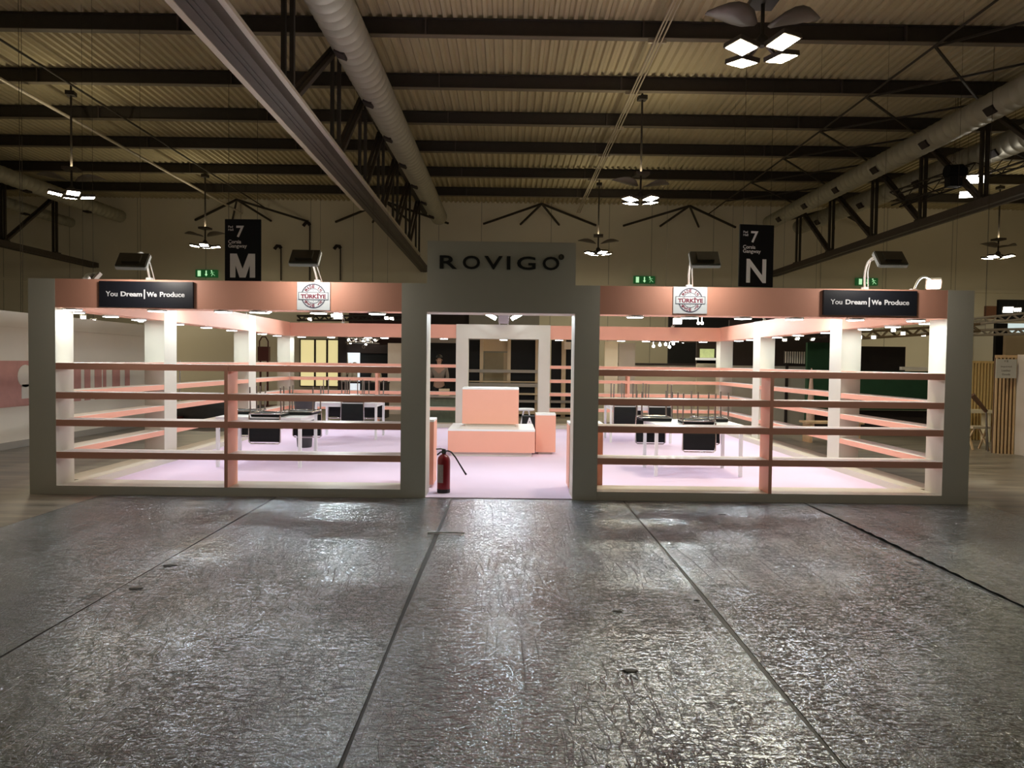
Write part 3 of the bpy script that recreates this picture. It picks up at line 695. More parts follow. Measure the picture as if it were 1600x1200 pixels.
# fire extinguisher at the left entrance column
t = thing('fire_extinguisher', 'red fire extinguisher with a black hose standing at the left of the entrance', 'fire extinguisher', (-.695, .33, fl))
MB().lathe([(.070, 0), (.076, .012), (.078, .03), (.078, .385), (.070, .425), (.045, .452), (.024, .462), (.024, .475)], 28).build('cylinder', redp, t)
MB().lathe([(.079, .0), (.079, .045)], 28).build('base_ring', rubber, t)
vs = []; n = 10
for i in range(n+1):
    a = math.radians(-165 + 75*i/n); vs += [(.0795*math.cos(a), .0795*math.sin(a), .125), (.0795*math.cos(a), .0795*math.sin(a), .345)]
MB().add(vs, [(2*i, 2*i+2, 2*i+3, 2*i+1) for i in range(n)]).build('instruction_label', mat('label_paper', (.33, .29, .27), .6, var=.3, scale=60), t)
MB().lathe([(.022, .47), (.028, .475), (.028, .51), (.018, .525)], 14).build('valve', rubber, t)
MB().tube([(.02, 0, .515), (-.04, -.005, .53), (-.095, -.01, .525)], .009, 8).build('lever', chromed, t)
MB().tube([(.02, 0, .495), (-.04, -.005, .49), (-.08, -.01, .455)], .009, 8).build('carry_handle', rubber, t)
MB().tube([(.01, 0, .50), (.05, 0, .505), (.09, -.005, .49), (.14, -.01, .43), (.19, -.015, .35), (.25, -.02, .255), (.275, -.02, .22)], [.009, .009, .009, .009, .009, .010, .012], 10).build('hose', rubber, t)
MB().lathe([(.014, 0), (.014, .02)], 12, (.0, -.03, .495), M=Matrix.Rotation(PI/2, 4, 'X')).build('gauge', chrome, t)

# ================================================================== AROUND THE STAND
def panel(name, lab, cat, P0, P1, z0, z1, m, th=.06, group=None):     # upright slab between two ground points
    a = Vector((P0[0], P0[1], 0)); b = Vector((P1[0], P1[1], 0)); d = b-a; L = d.length
    o = MB().box(0, L, 0, th, 0, z1-z0).build(name, m)
    o.location = (a.x, a.y, z0); o.rotation_euler = (0, 0, math.atan2(d.y, d.x)); return tag(o, lab, cat, group)
# left: long white partition with red graphics, wrapped in clear film
pw = mat('white_partition', (.78, .73, .65), .45, var=.10, scale=.7)
t = thing('partition_wall', 'long white partition wall at the left edge with a red printed graphic', 'partition', (-8.5, 0, 0))
MB().box(-.08, 0, -1.5, 9.8, 0, 2.37).build('panel', pw, t)
MB().box(-.06, .02, -1.5, 9.8, 0, .12).build('skirting', mat('grey_skirt', (.33, .31, .28), .5), t)
MB().box(-.05, .03, -1.5, 9.8, 2.10, 2.16).build('ledge', mat('white_partition', (0,0,0)), t)
redg = mat('red_graphic', (.55, .27, .24), .6, var=.25, scale=4)
g = MB()
g.box(.001, .006, 3.55, 4.6, .72, 1.52); g.build('red_graphic', redg, t)
g = MB(); g.lathe([(.2, 0), (.2, .004)], 20, (.007, 4.35, 1.25), M=Matrix.Rotation(PI/2, 4, 'Y')); g.box(.007, .011, 4.25, 4.55, .85, 1.1); g.build('white_figure', pw, t)
g = MB()
for k, yy in enumerate((5.7, 6.1, 6.45, 6.75, 7.1, 7.6)): g.box(.001, .006, yy, yy+(.28, .2, .25, .12, .3, .2)[k], .72, 1.50)
g.build('red_lettering', redg, t)
# wall behind, seen through the left half
panel('partition_wall', 'plain taupe partition wall behind the left half of the stand', 'partition', (at(262, 600, 15.5).x, 15.5), (at(467, 600, 15.5).x, 15.5), 0, 3.15, taupe, group='taupe partitions behind the stand')
# pallet stacker with red mast
c = at(412, 640, 11.5)
t = thing('pallet_stacker', 'dark red pallet stacker with twin mast rails behind the left side', 'pallet stacker', (c.x, 11.5, 0))
rr = mat('dull_red', (.10, .018, .014), .5, var=.2)
MB().box(-.12, -.08, 0, .06, .05, 1.9).box(.08, .12, 0, .06, .05, 1.9).build('mast', rr, t)
MB().box(-.15, .15, -.06, .1, 1.55, 1.95).build('head_box', rr, t)
MB().tube([(-.12, 0, 1.95), (-.12, 0, 2.1), (-.05, 0, 2.22), (.05, 0, 2.22), (.12, 0, 2.1), (.12, 0, 1.95)], .02, 8).build('handle', rr, t)
MB().box(-.3, .3, -.1, .5, .04, .3).build('body', rr, t)
for sx in (-.2, .2): MB().box(sx-.07, sx+.07, -.9, -.1, .04, .1).build('fork', rr, t); MB().lathe([(.06, -.03), (.06, .03)], 14, (sx, .35, .06), M=Matrix.Rotation(PI/2, 4, 'Y')).build('wheel', rubber, t)
# dark bundle on the floor beyond the left side
def lump(name, lab, cat, loc, size, m, seed=0, group=None):
    bm = bmesh.new(); bmesh.ops.create_icosphere(bm, subdivisions=3, radius=1); rnd = random.Random(seed); ph = [rnd.uniform(0, 6) for _ in range(6)]
    for v in bm.verts:
        x, y, z = v.co; k = 1 + .13*math.sin(4*x+ph[0])*math.cos(5*y+ph[1]) + .09*math.sin(9*z+ph[2]+3*x) + .05*math.sin(14*y+ph[3])
        v.co = Vector((x*k*size[0], y*k*size[1], max(0, z*k+.55)/1.6*size[2]))
    me = bpy.data.meshes.new(name); bm.to_mesh(me); bm.free(); me.materials.append(m)
    for p in me.polygons: p.use_smooth = True
    o = bpy.data.objects.new(name, me); COL.objects.link(o); o.location = loc; return tag(o, lab, cat, group)
c = at(340, 655, 7.2); lump('tarp_bundle', 'dark grey bundle lying on the hall floor beyond the left side shelves', 'bundle', (-6.95, 9.0, 0), (1.25, .6, .62), mat('dark_tarp', (.05, .05, .048), .7, var=.3, bump=.5, bscale=9), 3)
tag(MB().box(-.35, .35, -.18, .18, 0, .22).build('toolbox', rr, loc=(-8.0, 8.6, 0), bevel=.02), 'dark red toolbox on the floor left of the grey bundle', 'toolbox')

# far stand on the left: lit yellow windows in a taupe wall
yl = mat('yellow_glow', (.8, .7, .35), .6, emit=(1, .86, .42), estr=.62, var=.15, scale=3)
c0 = at(455, 600, 15); c1 = at(531, 600, 15)
t = thing('office_cabin', 'taupe cabin wall with three lit yellow windows behind the back left shelves', 'cabin', (c0.x, 15, 0))
Lc = c1.x-c0.x
MB().box(0, Lc, 0, .2, 0, 2.75).build('wall', taupe, t)
for pa, pb in ((469, 490), (493, 509), (512, 528)):
    xa = at(pa, 560, 14.9).x-c0.x; xb = at(pb, 560, 14.9).x-c0.x
    p = MB().box(xa, xb, -.04, 0, .75, 2.25).build('window', yl, t)
    MB().box(xa-.03, xa, -.06, 0, .72, 2.28).box(xb, xb+.03, -.06, 0, .72, 2.28).box(xa, xb, -.06, 0, 2.25, 2.28).box(xa, xb, -.06, 0, .72, .75).build('window_frame', darkst, p)
# black stand between the windows and the cream block
def pt(px, py, Y): v = at(px, py, Y); return v.x, v.z
def pbox(name, px0, py0, px1, py1, Y, m, parent=None, th=.1, z0=None):
    xa, zt_ = pt(px0, py0, Y); xb, zb = pt(px1, py1, Y)
    if z0 is not None: zb = z0
    return MB().box(xa, xb, Y, Y+th, zb, zt_).build(name, m, parent)
t = thing('exhibition_stand', 'black neighbouring stand with a row of small spotlights left of the entrance view', 'stand', (0, 0, 0))
pbox('black_screen', 563, 552, 606, 600, 13.2, blackm, t, z0=0)
pbox('fascia', 541, 538, 606, 552, 13.1, darkst, t)
pbox('side_column', 528, 520, 541, 600, 13.3, darkst, t, z0=0)
pbox('lower_panel', 541, 585, 563, 600, 13.25, darkst, t, z0=0)
text_obj('letter', 'O', mat('dim_letter', (.3, .25, .22), .6), t, (pt(568, 542, 13.09)[0], 13.095, pt(568, 542, 13.09)[1]), h=.09, depth=.01)
xa, za = pt(543, 551, 13); xb, zb = pt(562, 580, 13)
po = tag(MB().add([(xa, 13.0, za), (xa+.12, 13.0, 0.0), (xb, 13.0, .0), (xb, 13.0, za), (xa, 13.04, za), (xa+.12, 13.04, .0), (xb, 13.04, .0), (xb, 13.04, za)], [(0, 1, 2, 3), (7, 6, 5, 4), (0, 3, 7, 4), (1, 5, 6, 2), (2, 6, 7, 3), (0, 4, 5, 1)]).build('lightbox_poster', mat('lightbox', (.7, .75, .8), .5, emit=(.85, .95, 1), estr=.75)), 'bright white poster panel at the left end of the black stand', 'poster')
# figure on the poster: a dark zigzag stroke
m = MB(); zc_ = pt(552, 575, 13)[1]
for a, c_ in (((.1, .15), (.17, -.1)), ((.17, -.1), (.22, .08)), ((.22, .08), (.34, .12))): m.bar((xa+a[0], 12.99, zc_+a[1]), (xa+c_[0], 12.99, zc_+c_[1]), .03, .01)
m.build('dark_stroke', black, po)
rg = rig_truss(at(541, 531, 12.65), at(592, 533, 12.65), .14, 'short silver truss carrying small spotlights above the black stand', chrome)
for k, (px, py) in enumerate(((545, 531), (556, 530), (568, 533), (575, 531), (586, 531), (548, 536), (572, 538))):
    c = at(px, py, 12.65); tag(MB().lathe([(.018, 0), (.03, .02), (.03, .06), (.012, .08)], 10, c, M=Matrix.Rotation(PI/2, 4, 'X')).build('spotlight', spot_e), 'tiny white spotlight on the short silver truss over the black stand', 'spotlight', 'spotlights over the black stand')
tag(pbox('cream_panel', 606, 536, 628, 640, 12.9, mat('cream', (.88, .76, .62), .7), z0=0), 'tall cream wall panel right of the black stand, beside the left entrance column', 'panel')
# goods on a table of the black stand
for k, (px, w_, h_) in enumerate(((537, .16, .35), (547, .13, .5), (554, .16, .52), (588, .3, .3))):
    c = at(px, 600, 11.6); tag(MB().lathe([(w_*.5, 0), (w_*.5, h_*.6), (w_*.38, h_), (w_*.2, h_+.03)], 14).build('vase', mat('vase_pale', (.5, .42, .3), .5), loc=(c.x, 11.6, 1.0)), ('pale jar on the dark side table, leftmost', 'pale jar on the dark side table, second from the left', 'pale jar on the dark side table, tallest in the middle', 'wide pale jar on the dark side table, rightmost')[k], 'jar')
xa = at(528, 600, 11.4).x; xb = at(604, 600, 11.4).x
t = thing('side_table', 'long dark side table carrying pale jars behind the back left shelves', 'table', (xa, 11.35, 0))
MB().box(0, xb-xa, 0, .6, .96, 1.0).build('tabletop', darkst, t)
for dx in (.05, xb-xa-.05): MB().box(dx-.04, dx+.04, .04, .56, 0, .96).build('leg', darkst, t)

# beige framed stand seen through the back doorway
t = thing('exhibition_stand', 'beige framed neighbouring stand with black panels seen through the back doorway', 'stand', (0, 0, 0))
Y = 12.4
for a, b_ in ((655, 713), (733, 750), (797, 837), (862, 878), (883, 902)): pbox('black_panel', a, 536 if a < 700 else 531, b_, 640, Y, blackm, t, z0=.02)
for a, b_ in ((750, 754), (793, 797), (837, 841), (878, 883)): pbox('upright', a, 528, b_, 640, Y-.08, beige, t, th=.2, z0=0)
pbox('door_lintel', 754, 528, 793, 549, Y+.1, beige, t)
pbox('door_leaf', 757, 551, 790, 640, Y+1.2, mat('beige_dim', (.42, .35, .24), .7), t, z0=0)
pbox('door_jamb', 787, 551, 793, 640, Y+.3, beige, t, z0=0)
pbox('rail', 733, 577, 840, 583, Y-.2, greyb, t, th=.3)
pbox('rail', 733, 595, 840, 598, Y-.22, beige, t, th=.34)
pbox('rail', 733, 598, 840, 605, Y-.2, greyb, t, th=.3)
for a, b_, c_ in ((614, 618, 0), (625, 630, 1), (640, 648, 0)): pbox('rail', 790, a, 900, b_, Y-.2, (beige, greyb, beige)[c_], t, th=.3)
pbox('cream_top_panel', 882, 534, 892, 546, Y-.1, mat('cream', (0,0,0)), t)
pbox('top_fascia', 655, 528, 713, 536, Y-.05, greyb, t)
# grey wall above the doorway, seen between headers
Yg = 20
tag(pbox('hall_block', 733, 487, 842, 560, Yg, mat('grey_block', (.36, .34, .30), .8), z0=0), 'grey block wall far behind the back doorway', 'block', )
tag(pbox('hall_block', 655, 480, 733, 560, Yg+.3, darkst, z0=0), 'dark panel far behind, left of the grey block wall', 'block')

# stool with black sign beside the small podium
c = at(827, 700, 8.2)
t = thing('stool', 'small white stool with splayed legs between the block and the narrow podium', 'stool', (at(822, 650, 7.75).x, 7.75, fl))
MB().lathe([(.17, .50), (.19, .51), (.19, .54), (.17, .55)], 20).build('seat', table_w, t)
for k in range(4):
    a = PI/4+k*PI/2; MB().tube([(.08*math.cos(a), .08*math.sin(a), .5), (.2*math.cos(a), .2*math.sin(a), 0)], .014, 8).build('leg', table_w, t)
t = thing('display_case', 'black box with a white letter A right behind the wide plinth', 'box', (at(826, 660, 7.1).x, 7.1, fl))
MB().box(-.14, .20, 0, .3, 0, .42).build('box_body', blackm, t, bevel=.005)
text_obj('letter', 'A', lettw, t, (.02, 0, .29), w=.16, h=.2, bold=.03)

# person standing behind the back left shelves
def person(px, Y, lab):
    c = at(px, 600, Y); t = thing('person', lab, 'person', (c.x, Y, 0)); t.scale = (1.0,)*3
    skin = mat('skin', (.42, .24, .16), .6); shirt = mat('taupe_shirt', (.26, .21, .16), .85, bump=.2, bscale=30); trou = mat('black_trousers', (.012, .011, .012), .8)
    def skinned(name, nodes, edges, m, root=0, sub=2, par=t):
        me = bpy.data.meshes.new(name); me.from_pydata([n_[0] for n_ in nodes], edges, []); me.materials.append(m)
        o = bpy.data.objects.new(name, me); COL.objects.link(o); o.parent = par
        sk = o.modifiers.new('skin', 'SKIN'); sk.use_smooth_shade = True
        for i, n_ in enumerate(nodes):
            me.skin_vertices[0].data[i].radius = n_[1] if isinstance(n_[1], tuple) else (n_[1], n_[1]); me.skin_vertices[0].data[i].use_root = (i == root)
        su = o.modifiers.new('s', 'SUBSURF'); su.levels = sub; su.render_levels = sub
        return o
    # legs and body core
    N = [((0,0,.95),(.13,.10)), ((.09,0,.90),(.085,.085)), ((.10,-.01,.50),(.06,.06)), ((.11,.02,.09),(.042,.042)), ((.12,-.13,.03),(.035,.028)),
         ((-.09,0,.90),(.085,.085)), ((-.10,-.01,.50),(.06,.06)), ((-.11,.02,.09),(.042,.042)), ((-.12,-.13,.03),(.035,.028)),
         ((0,0,1.12),(.13,.09)), ((0,0,1.36),(.15,.09)), ((0,0,1.47),(.055,.055)), ((0,-.01,1.53),(.052,.052)), ((0,-.015,1.62),(.078,.095)), ((0,-.005,1.70),(.065,.08)),
         ((.19,0,1.40),(.055,.055)), ((.23,.02,1.14),(.042,.042)), ((.14,-.18,1.08),(.032,.032)), ((.07,-.22,1.10),(.026,.018)),
         ((-.19,0,1.40),(.055,.055)), ((-.23,.02,1.14),(.042,.042)), ((-.14,-.18,1.08),(.032,.032)), ((-.07,-.22,1.10),(.026,.018))]
    E_ = [(0,1),(1,2),(2,3),(3,4),(0,5),(5,6),(6,7),(7,8),(0,9),(9,10),(10,11),(11,12),(12,13),(13,14),(10,15),(15,16),(16,17),(17,18),(10,19),(19,20),(20,21),(21,22)]
    body = skinned('body', N, E_, skin)
    Sh = [((0,0,1.0),(.145,.11)), ((0,0,1.12),(.142,.10)), ((0,0,1.36),(.162,.10)), ((0,0,1.44),(.07,.066)),
          ((.19,0,1.40),(.066,.066)), ((.23,.02,1.14),(.052,.052)), ((.15,-.16,1.085),(.043,.043)), ((-.19,0,1.40),(.066,.066)), ((-.23,.02,1.14),(.052,.052)), ((-.15,-.16,1.085),(.043,.043))]
    skinned('shirt', Sh, [(0,1),(1,2),(2,3),(2,4),(4,5),(5,6),(2,7),(7,8),(8,9)], shirt)
    Tr = [((0,0,.97),(.145,.115)), ((.09,0,.88),(.098,.098)), ((.10,-.01,.50),(.072,.072)), ((.11,.02,.08),(.06,.06)), ((-.09,0,.88),(.098,.098)), ((-.10,-.01,.50),(.072,.072)), ((-.11,.02,.08),(.06,.06))]
    skinned('trousers', Tr, [(0,1),(1,2),(2,3),(0,4),(4,5),(5,6)], trou)
    hair = bmesh.new(); bmesh.ops.create_uvsphere(hair, u_segments=20, v_segments=12, radius=1)
    for v in list(hair.verts):
        if v.co.z < -.1 and v.co.y < .1: hair.verts.remove(v)
    for v in hair.verts: v.co = Vector((v.co.x*.088, v.co.y*.105+.005, v.co.z*.095+1.70 if v.co.z > -.3 else v.co.z*.12+1.70))
    me = bpy.data.meshes.new('hair'); hair.to_mesh(me); hair.free(); me.materials.append(mat('black_hair', (.012, .009, .008), .5)); ho = bpy.data.objects.new('hair', me); COL.objects.link(ho); ho.parent = t
    for p in me.polygons: p.use_smooth = True
    f_ = MB(); f_.lathe([(.012, 0), (.009, .02), (.003, .035)], 8, (0, -.10, 1.62), M=Matrix.Rotation(PI/2, 4, 'X')); f_.build('nose', skin, t)
    for sx in (-1, 1):
        MB().lathe([(.004, -.006), (.011, -.003), (.011, .003), (.004, .006)], 10, (sx*.032, -.098, 1.655), M=Matrix.Rotation(PI/2, 4, 'X')).build('eye', blackm, t)
        MB().lathe([(.005, -.006), (.022, -.004), (.022, .004), (.005, .006)], 10, (sx*.084, 0, 1.64), M=Matrix.Rotation(PI/2, 4, 'Y')).build('ear', skin, t)
        for k in range(4): MB().tube([(sx*.06, -.225, 1.115-.014*k), (sx*.03, -.235, 1.115-.014*k), (sx*.01, -.225, 1.11-.014*k)], [.008, .0075, .006], 6).build('finger', skin, t)
        MB().tube([(sx*.07, -.21, 1.12), (sx*.045, -.205, 1.14), (sx*.03, -.21, 1.15)], [.009, .008, .007], 6).build('thumb', skin, t)
    MB().box(-.025, .025, -.105, -.098, 1.578, 1.588).build('mouth', mat('lips', (.25, .09, .08), .6), t)
person(686, 11.0, 'person in a taupe long sleeved top standing behind the back left shelves')
tag(MB().box(-.13, .13, -.09, .09, 0, .18).build('cardboard_box', beige, loc=(at(694, 630, 9.9).x, 9.9, .72)), 'small beige box with things on a counter behind the person shelf', 'box')
xa = at(668, 600, 9.9).x; xb = at(716, 600, 9.9).x
t = thing('counter', 'low counter with a grey cloth behind the back left shelves near the person', 'counter', (xa, 9.7, 0))
MB().box(0, xb-xa, 0, .5, .68, .72).build('counter_top', greyb, t); MB().box(.02, xb-xa-.02, .02, .48, 0, .68).build('counter_body', mat('greenish_cloth', (.12, .15, .10), .8, var=.3, scale=9), t)
# dark tapered bin between the left tables
t = tag(MB().lathe([(.12, 0), (.13, .02), (.19, .9), (.2, .92), (.18, .92)], 20).build('waste_bin', mat('bin_grey', (.045, .043, .045), .5), loc=(at(476, 640, 4.6).x, 4.6, fl)), 'dark grey tapered bin between the front left and back left tables', 'bin')

# right half background
panel('partition_wall', 'plain taupe partition wall behind the back right shelves', 'partition', (at(945, 600, 16).x, 16), (at(1120, 600, 16).x, 16), 0, 1.56, taupe, group='taupe partitions behind the stand')
tag(MB().box(at(945, 600, 16).x, at(1120, 600, 16).x, 15.96, 16.08, 1.56, 1.63).build('cap_rail', darkst), 'dark cap rail along the top of the taupe partition behind the back right shelves', 'rail')
tag(pbox('door_panel', 945, 533, 964, 640, 11, mat('cream_lit', (.95, .84, .60), .6), z0=0), 'cream door panel just right of the right entrance column', 'panel')
tag(pbox('door_panel', 967, 536, 991, 640, 11.4, mat('greige', (.60, .54, .46), .7), z0=0), 'greige door panel right of the cream door panel', 'panel')
for k, (px, py) in enumerate(((1021, 541), (1031, 539), (1040, 538), (1046, 542), (1052, 537), (1067, 534), (1112, 539), (1091, 505), (1097, 505), (1157, 539), (1163, 541))):
    c = at(px, py, 14); tag(MB().lathe([(.02, -.04), (.04, -.02), (.045, .015), (.03, .04)], 12, c, M=Matrix.Rotation(PI/2, 4, 'X')).tube([c+Vector((0, .02, .04)), c+Vector((0, .02, .30))], .01, 6).build('spotlight', spot_e), 'small round glowing spotlight beyond the back right header', 'spotlight', 'round spotlights beyond the back right')
rig_truss(at(1005, 528, 14.05), at(1175, 532, 14.05), .2, 'thin dark truss carrying round spotlights beyond the back right header')
t = thing('display_window', 'lit shop window with greenery and a white sill beyond the back right corner', 'window display', (0, 0, 0))
pbox('window_case', 1089, 532, 1120, 568, 13.6, darkst, t)
pbox('lit_picture', 1095, 545, 1116, 559, 13.5, mat('lit_green', (.4, .45, .2), .6, emit=(.7, .8, .35), estr=.45, var=.5, scale=9), t)
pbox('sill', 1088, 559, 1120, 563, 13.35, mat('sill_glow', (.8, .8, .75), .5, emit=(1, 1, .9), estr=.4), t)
pbox('case_base', 1089, 563, 1120, 640, 13.6, taupe, t, z0=0)
# right: grey low wall with dark interior and stripes
t = thing('exhibition_stand', 'dark neighbouring stand behind a low grey wall, with a striped white sign', 'stand', (0, 0, 0))
pbox('low_wall', 1140, 571, 1262, 660, 11.0, mat('grey_low', (.52, .48, .41), .8), t, z0=0)
pbox('cap_rail', 1138, 567, 1264, 571, 10.95, darkst, t, th=.2)
pbox('back_wall', 1140, 500, 1296, 568, 13.5, darkst, t, z0=0)
xa, za = pt(1226, 548, 10.8); xb, zb = pt(1283, 570, 10.8)
sg = tag(MB().box(xa, xb, 10.8, 10.85, pt(1226, 568, 10.8)[1], za).build('striped_sign', darkst), 'black sign board with white vertical stripes above the low grey wall', 'sign')
m = MB(); n = 16
for k in range(n): x = xa+(xb-xa)*(k+.25)/n; m.box(x, x+(xb-xa)/n*.48, 10.78, 10.8, pt(1226, 567, 10.8)[1]-.04*(k/n), za-.02)
m.build('white_stripe', stripe_w, sg)
MB().box(xa+.05, xa+.12, 10.81, 10.85, 0, zb+.3).box(xb-.12, xb-.05, 10.81, 10.85, 0, zb+.3).build('post', darkst, sg)
for k, (px, py) in enumerate(((1226, 531), (1246, 529), (1270, 530))):
    head_lamp(at(px, py, 9.9), (-.3+.3*k, -.8, -.6), ('white floodlight glowing over the striped sign, leftmost', 'white floodlight glowing over the striped sign, middle', 'white floodlight glowing over the striped sign, rightmost')[k], sz=(.11, .08), glow=spot_e, group='floodlights over the striped sign')
rig_truss(at(1205, 524, 10), at(1290, 524, 10), .12, 'thin dark truss over the striped sign', steel_m)
t = thing('exhibition_stand', 'dark green and black neighbouring stand beyond the right side shelves', 'stand', (0, 0, 0))
pbox('green_wall', 1262, 578, 1475, 640, 8.9, green_m, t, z0=.55)
pbox('black_wall', 1340, 541, 1414, 580, 9.2, mat('black_brown', (.014, .008, .007), .8), t)
pbox('green_return', 1262, 535, 1300, 600, 10.4, green_m, t, z0=0)
pbox('base_wall', 1262, 640, 1475, 680, 9.1, darkst, t, z0=0)
pbox('white_strip', 1409, 573, 1470, 579, 8.8, stripe_w, t)
tag(MB().lathe([(.10, 0), (.09, .5), (.05, 1.1), (.015, 1.55)], 14).build('traffic_cone', mat('cone_pink', (.7, .5, .42), .6, var=.3, scale=8), loc=(at(1267, 620, 8.6).x, 8.6, 0)), 'slim pale cone shaped post standing before the dark green wall', 'cone')
rig_truss(at(1340, 524, 8.8), at(1530, 512, 8.0), .16, 'thin bronze truss with small lamps beyond the right side header', mat('bronze', (.25, .18, .1), .4, .5))
for k, (px, py) in enumerate(((1343, 527), (1365, 527), (1396, 516), (1411, 521), (1443, 523))):
    head_lamp(at(px, py, 8.4), (-.5, -.8, -.4), 'small glowing lamp on the bronze truss, %s from the left' % ('first', 'second', 'third', 'fourth', 'fifth')[k], sz=(.11, .08), glow=spot_e, group='lamps on the bronze truss')
for k, (px, py, Y) in enumerate(((130, 496, 8.5), (146, 502, 8), (220, 500, 7))):
    head_lamp(at(px, py, Y), (.5, -.8, -.4), 'small glowing lamp beyond the left side header, %s from the left' % ('first', 'second', 'third')[k], sz=(.12, .1), glow=spot_e, group='lamps beyond the left side', hang='c')
for k, (px, py) in enumerate(((484, 499), (520, 493), (604, 497), (612, 498))):
    head_lamp(at(px, py, 14), (-.1, -.9, -.3), 'small glowing lamp above the back left header, %s from the left' % ('first', 'second', 'third', 'fourth')[k], sz=(.13, .1), glow=spot_e, group='lamps above the back left header')
rig_truss(at(465, 497, 14.1), at(640, 497, 14.1), .14, 'thin dark truss above the back left header')
# added dark sheets standing in for the dark far stands behind the headers
tag(pbox('dark_panel', 545, 487, 640, 512, 17, mat('dark_red_sheet', (.03, .008, .008), .8), z0=0), 'dark reddish sheet standing in for the dark far stands beyond the back left header', 'panel')
tag(pbox('dark_panel', 1045, 495, 1210, 512, 17, blackm, z0=0), 'black sheet standing in for the dark far stands beyond the back right header', 'panel')
# things on the bench beyond the right side
c = at(1420, 655, 7.8)
t = thing('bench', 'light wooden bench on the floor beyond the right side shelves', 'bench', (6.9, 6.6, 0))
MB().box(-.6, .6, -.2, .2, .40, .44).build('seat', wood_l, t)
for sx in (-.5, .5): MB().box(sx-.03, sx+.03, -.18, .18, 0, .40).build('leg', wood_l, t)

# far right: slatted walls, white wall, trusses, easel chair
def slats(name, lab, P0, P1, z0, z1, n_, mw, mb):
    a = Vector((P0[0], P0[1], 0)); b = Vector((P1[0], P1[1], 0)); d = b-a; L = d.length
    t = thing(name, lab, 'slatted wall', (a.x, a.y, 0), (0, 0, math.atan2(d.y, d.x)), group='slatted wooden walls')
    MB().box(0, L, .03, .08, z0, z1).build('backing', mb, t)
    m = MB()
    for k in range(n_): m.box(L*(k+.2)/n_, L*(k+.72)/n_, -.01, .03, z0, z1)
    m.box(0, L, -.012, .03, z1-.05, z1); m.build('slat', mw, t); return t
sw = slats('slatted_wall', 'slatted wooden end wall at the right edge with a printed sheet', (9.25, 5.0), (9.22, 4.15), 0, 1.85, 6, wood_l, slat_d)
sw.location = (at(1553, 640, 5.0).x, 5.0, 0); dX = at(1588, 640, 4.9).x - at(1553, 640, 5.0).x; sw.rotation_euler = (0, 0, math.atan2(-.12, dX))
for o in sw.children: o.scale = (dX/.85, 1, 1)
slats('slatted_wall', 'yellow slatted wooden wall behind the right corner column', (at(1512, 600, 7.4).x, 7.4), (at(1556, 600, 7.4).x, 7.4), .0, 1.76, 9, wood_y, slat_d)
xa, za = pt(1555, 561, 4.85); xb, zb = pt(1586, 591, 4.85)
t = thing('info_sheet', 'white printed sheet with four lines of text fixed to the slatted end wall', 'notice', ((xa+xb)/2, 4.82, (za+zb)/2))
MB().box(-(xb-xa)/2, (xb-xa)/2, 0, .01, -(za-zb)/2, (za-zb)/2).build('sheet', mat('sheet_white', (.62, .62, .58), .6, var=.02), t)
gi = mat('sheet_ink', (.12, .11, .08), .7)
for s_, z, w_ in (('12', .14, .07), ('Imported', .035, .2), ('Leather', -.035, .17), ('Goods', -.105, .15)): text_obj('lettering', s_, gi, t, (0, 0, z), w=w_, h=.035, depth=.001, bold=.01)
wx = at(1588, 640, 4.85).x
panel('white_wall', 'plain white wall at the right edge beside the slatted end wall', 'wall panel', (wx+.01, 4.88), (wx+.45, 1.2), 0, 1.86, mat('white_wall', (.62, .56, .50), .45, var=.05))
t = thing('exhibition_stand', 'far stand at the right edge with a cream box and dark fascia', 'stand', (0, 0, 0))
pbox('cream_box', 1572, 522, 1640, 560, 10, beige, t, z0=0)
pbox('dark_return', 1557, 505, 1573, 560, 10.2, blackm, t, z0=0)
pbox('dark_fascia', 1561, 468, 1640, 500, 14, black, t)
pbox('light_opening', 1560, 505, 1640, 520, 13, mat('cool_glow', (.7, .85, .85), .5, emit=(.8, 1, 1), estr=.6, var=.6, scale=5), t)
pbox('orange_panel', 1541, 478, 1560, 498, 15, mat('rust', (.22, .08, .03), .7), t)
pbox('support_wall', 1523, 500, 1557, 560, 15.2, taupe, t, z0=0)
head_lamp(at(1575, 484, 13.5), (-.3, -1, -.2), 'bright floodlight on the dark fascia at the right edge, left of two', sz=(.28, .18), glow=spot_e, group='floodlights on the dark fascia')
head_lamp(at(1590, 484, 13.5), (-.3, -1, -.2), 'bright floodlight on the dark fascia at the right edge, right of two', sz=(.2, .12), glow=spot_e, group='floodlights on the dark fascia')
rig_truss(at(1515, 503, 9.2), at(1640, 490, 8.4), .14, 'silver truss at the right edge above the slatted walls, upper of two', tray_m)
rig_truss(at(1515, 520, 9.2), at(1640, 517, 8.6), .12, 'silver truss at the right edge above the slatted walls, lower of two', tray_m)
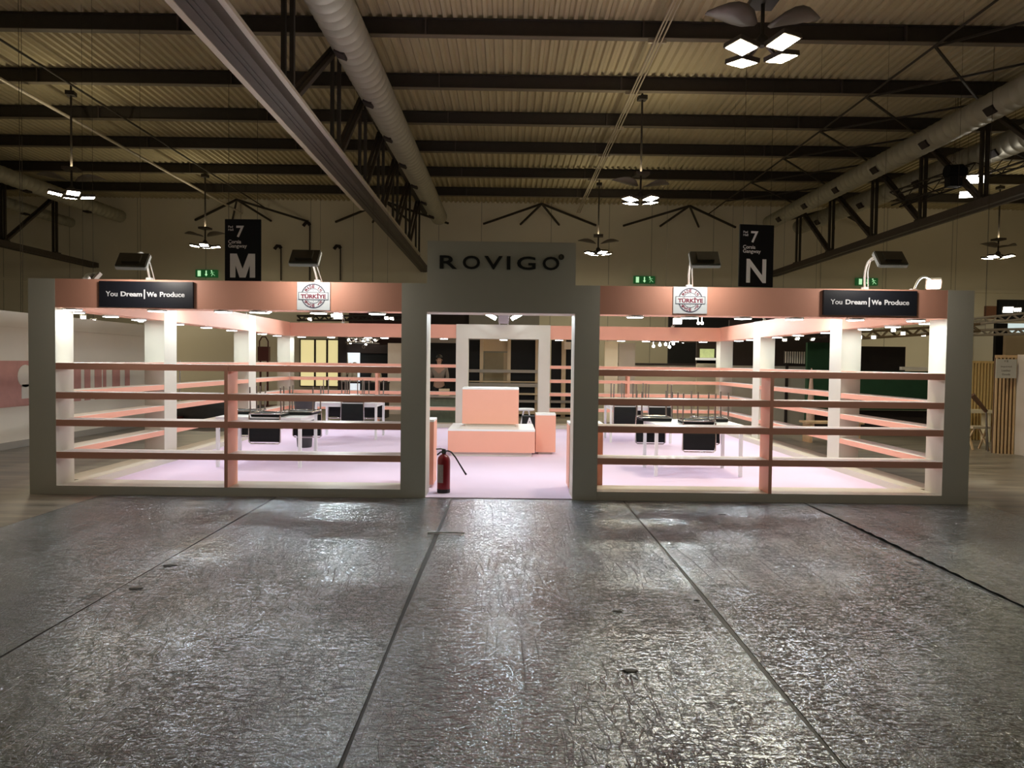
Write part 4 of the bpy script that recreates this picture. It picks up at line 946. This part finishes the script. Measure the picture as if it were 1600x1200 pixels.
# white shelf, folding chair and leaning brown arm beside the slats
t = thing('side_shelf', 'white shelf board in front of the yellow slatted wall', 'shelf', (at(1520, 640, 6.9).x, 6.9, 0))
wd = at(1552, 640, 6.9).x-at(1520, 640, 6.9).x
MB().box(-.3, wd, 0, .35, .63, .70).build('board', mat('cream_lit', (0, 0, 0)), t)
for dx in (-.25, wd-.05): MB().box(dx, dx+.04, .05, .30, 0, .63).build('leg', mat('cream_lit', (0, 0, 0)), t)
t = thing('folding_stool', 'light wooden folding stool before the yellow slatted wall, partly hidden by the corner column', 'stool', (at(1527, 640, 5.6).x, 5.6, 0))
MB().box(-.18, .18, -.16, .16, .42, .46).build('seat', mat('pale_seat', (.62, .52, .38), .6), t)
for sx in (-1, 1): MB().bar((sx*.16, -.15, 0), (sx*.12, .12, .42), .03).build('leg', wood_l, t); MB().bar((sx*.16, .15, 0), (sx*.12, -.12, .42), .03).build('leg', wood_l, t)
pa = at(1519, 617, 5.2); pb = at(1541, 643, 5.2); pc = at(1544, 692, 5.2)
t = thing('easel', 'brown leaning arm on a thin steel leg beside the right corner column', 'easel', (pb.x, 5.2, 0))
MB().tube([pa-Vector((pb.x, 5.2, 0)), (0, 0, pb.z)], [.05, .035], 8).build('arm', mat('brown_wood', (.12, .06, .03), .6), t)
MB().tube([(0, 0, pb.z), (pc.x-pb.x, 0, .01)], .015, 8).tube([(0, 0, pb.z), (.16, .2, .01)], .012, 8).build('leg', chromed, t)

v = at(281, 578, 5.0); tag(MB().tube([(0, 0, 0), (0, 0, 1.55)], .018, 8).build('white_pole', lampal, loc=(at(281, 600, 9.4).x, 9.4, 0)), 'thin white pole standing behind the left side shelves', 'pole')

# scraps lying on the film
for k, (px, py, w_) in enumerate(((265, 885, .05), (965, 957, .03), (985, 1050, .04), (1088, 940, .02), (212, 921, .045), (1128, 805, .04))):
    d = fw + rt*(px-800)/FOC - up*(py-600)/FOC; p = CAMP + d*(-CAMP.z/d.z)
    lump('film_scrap', ('small dark torn scrap on the film sheet left of centre', 'small dark scrap on the centre film sheet, further of two', 'small dark scrap on the centre film sheet, nearer of two', 'tiny dark scrap beside the right hand seam', 'small dark torn scrap beside the left hand seam', 'tiny dark scrap close to the front right bay')[k], 'scrap', (p.x, p.y, .006), (w_, w_*.5, .004), mat('scrap_dark', (.05, .045, .04), .6), k)
d = fw + rt*(697-800)/FOC - up*(835-600)/FOC; p = CAMP + d*(-CAMP.z/d.z)
tag(MB().tube([(-.17, 0, 0), (0, .003, .004), (.17, -.01, 0)], .007, 8).build('plastic_strip', lampal, loc=(p.x, p.y, .014)), 'thin pale strip lying across the seam before the entrance', 'strip')
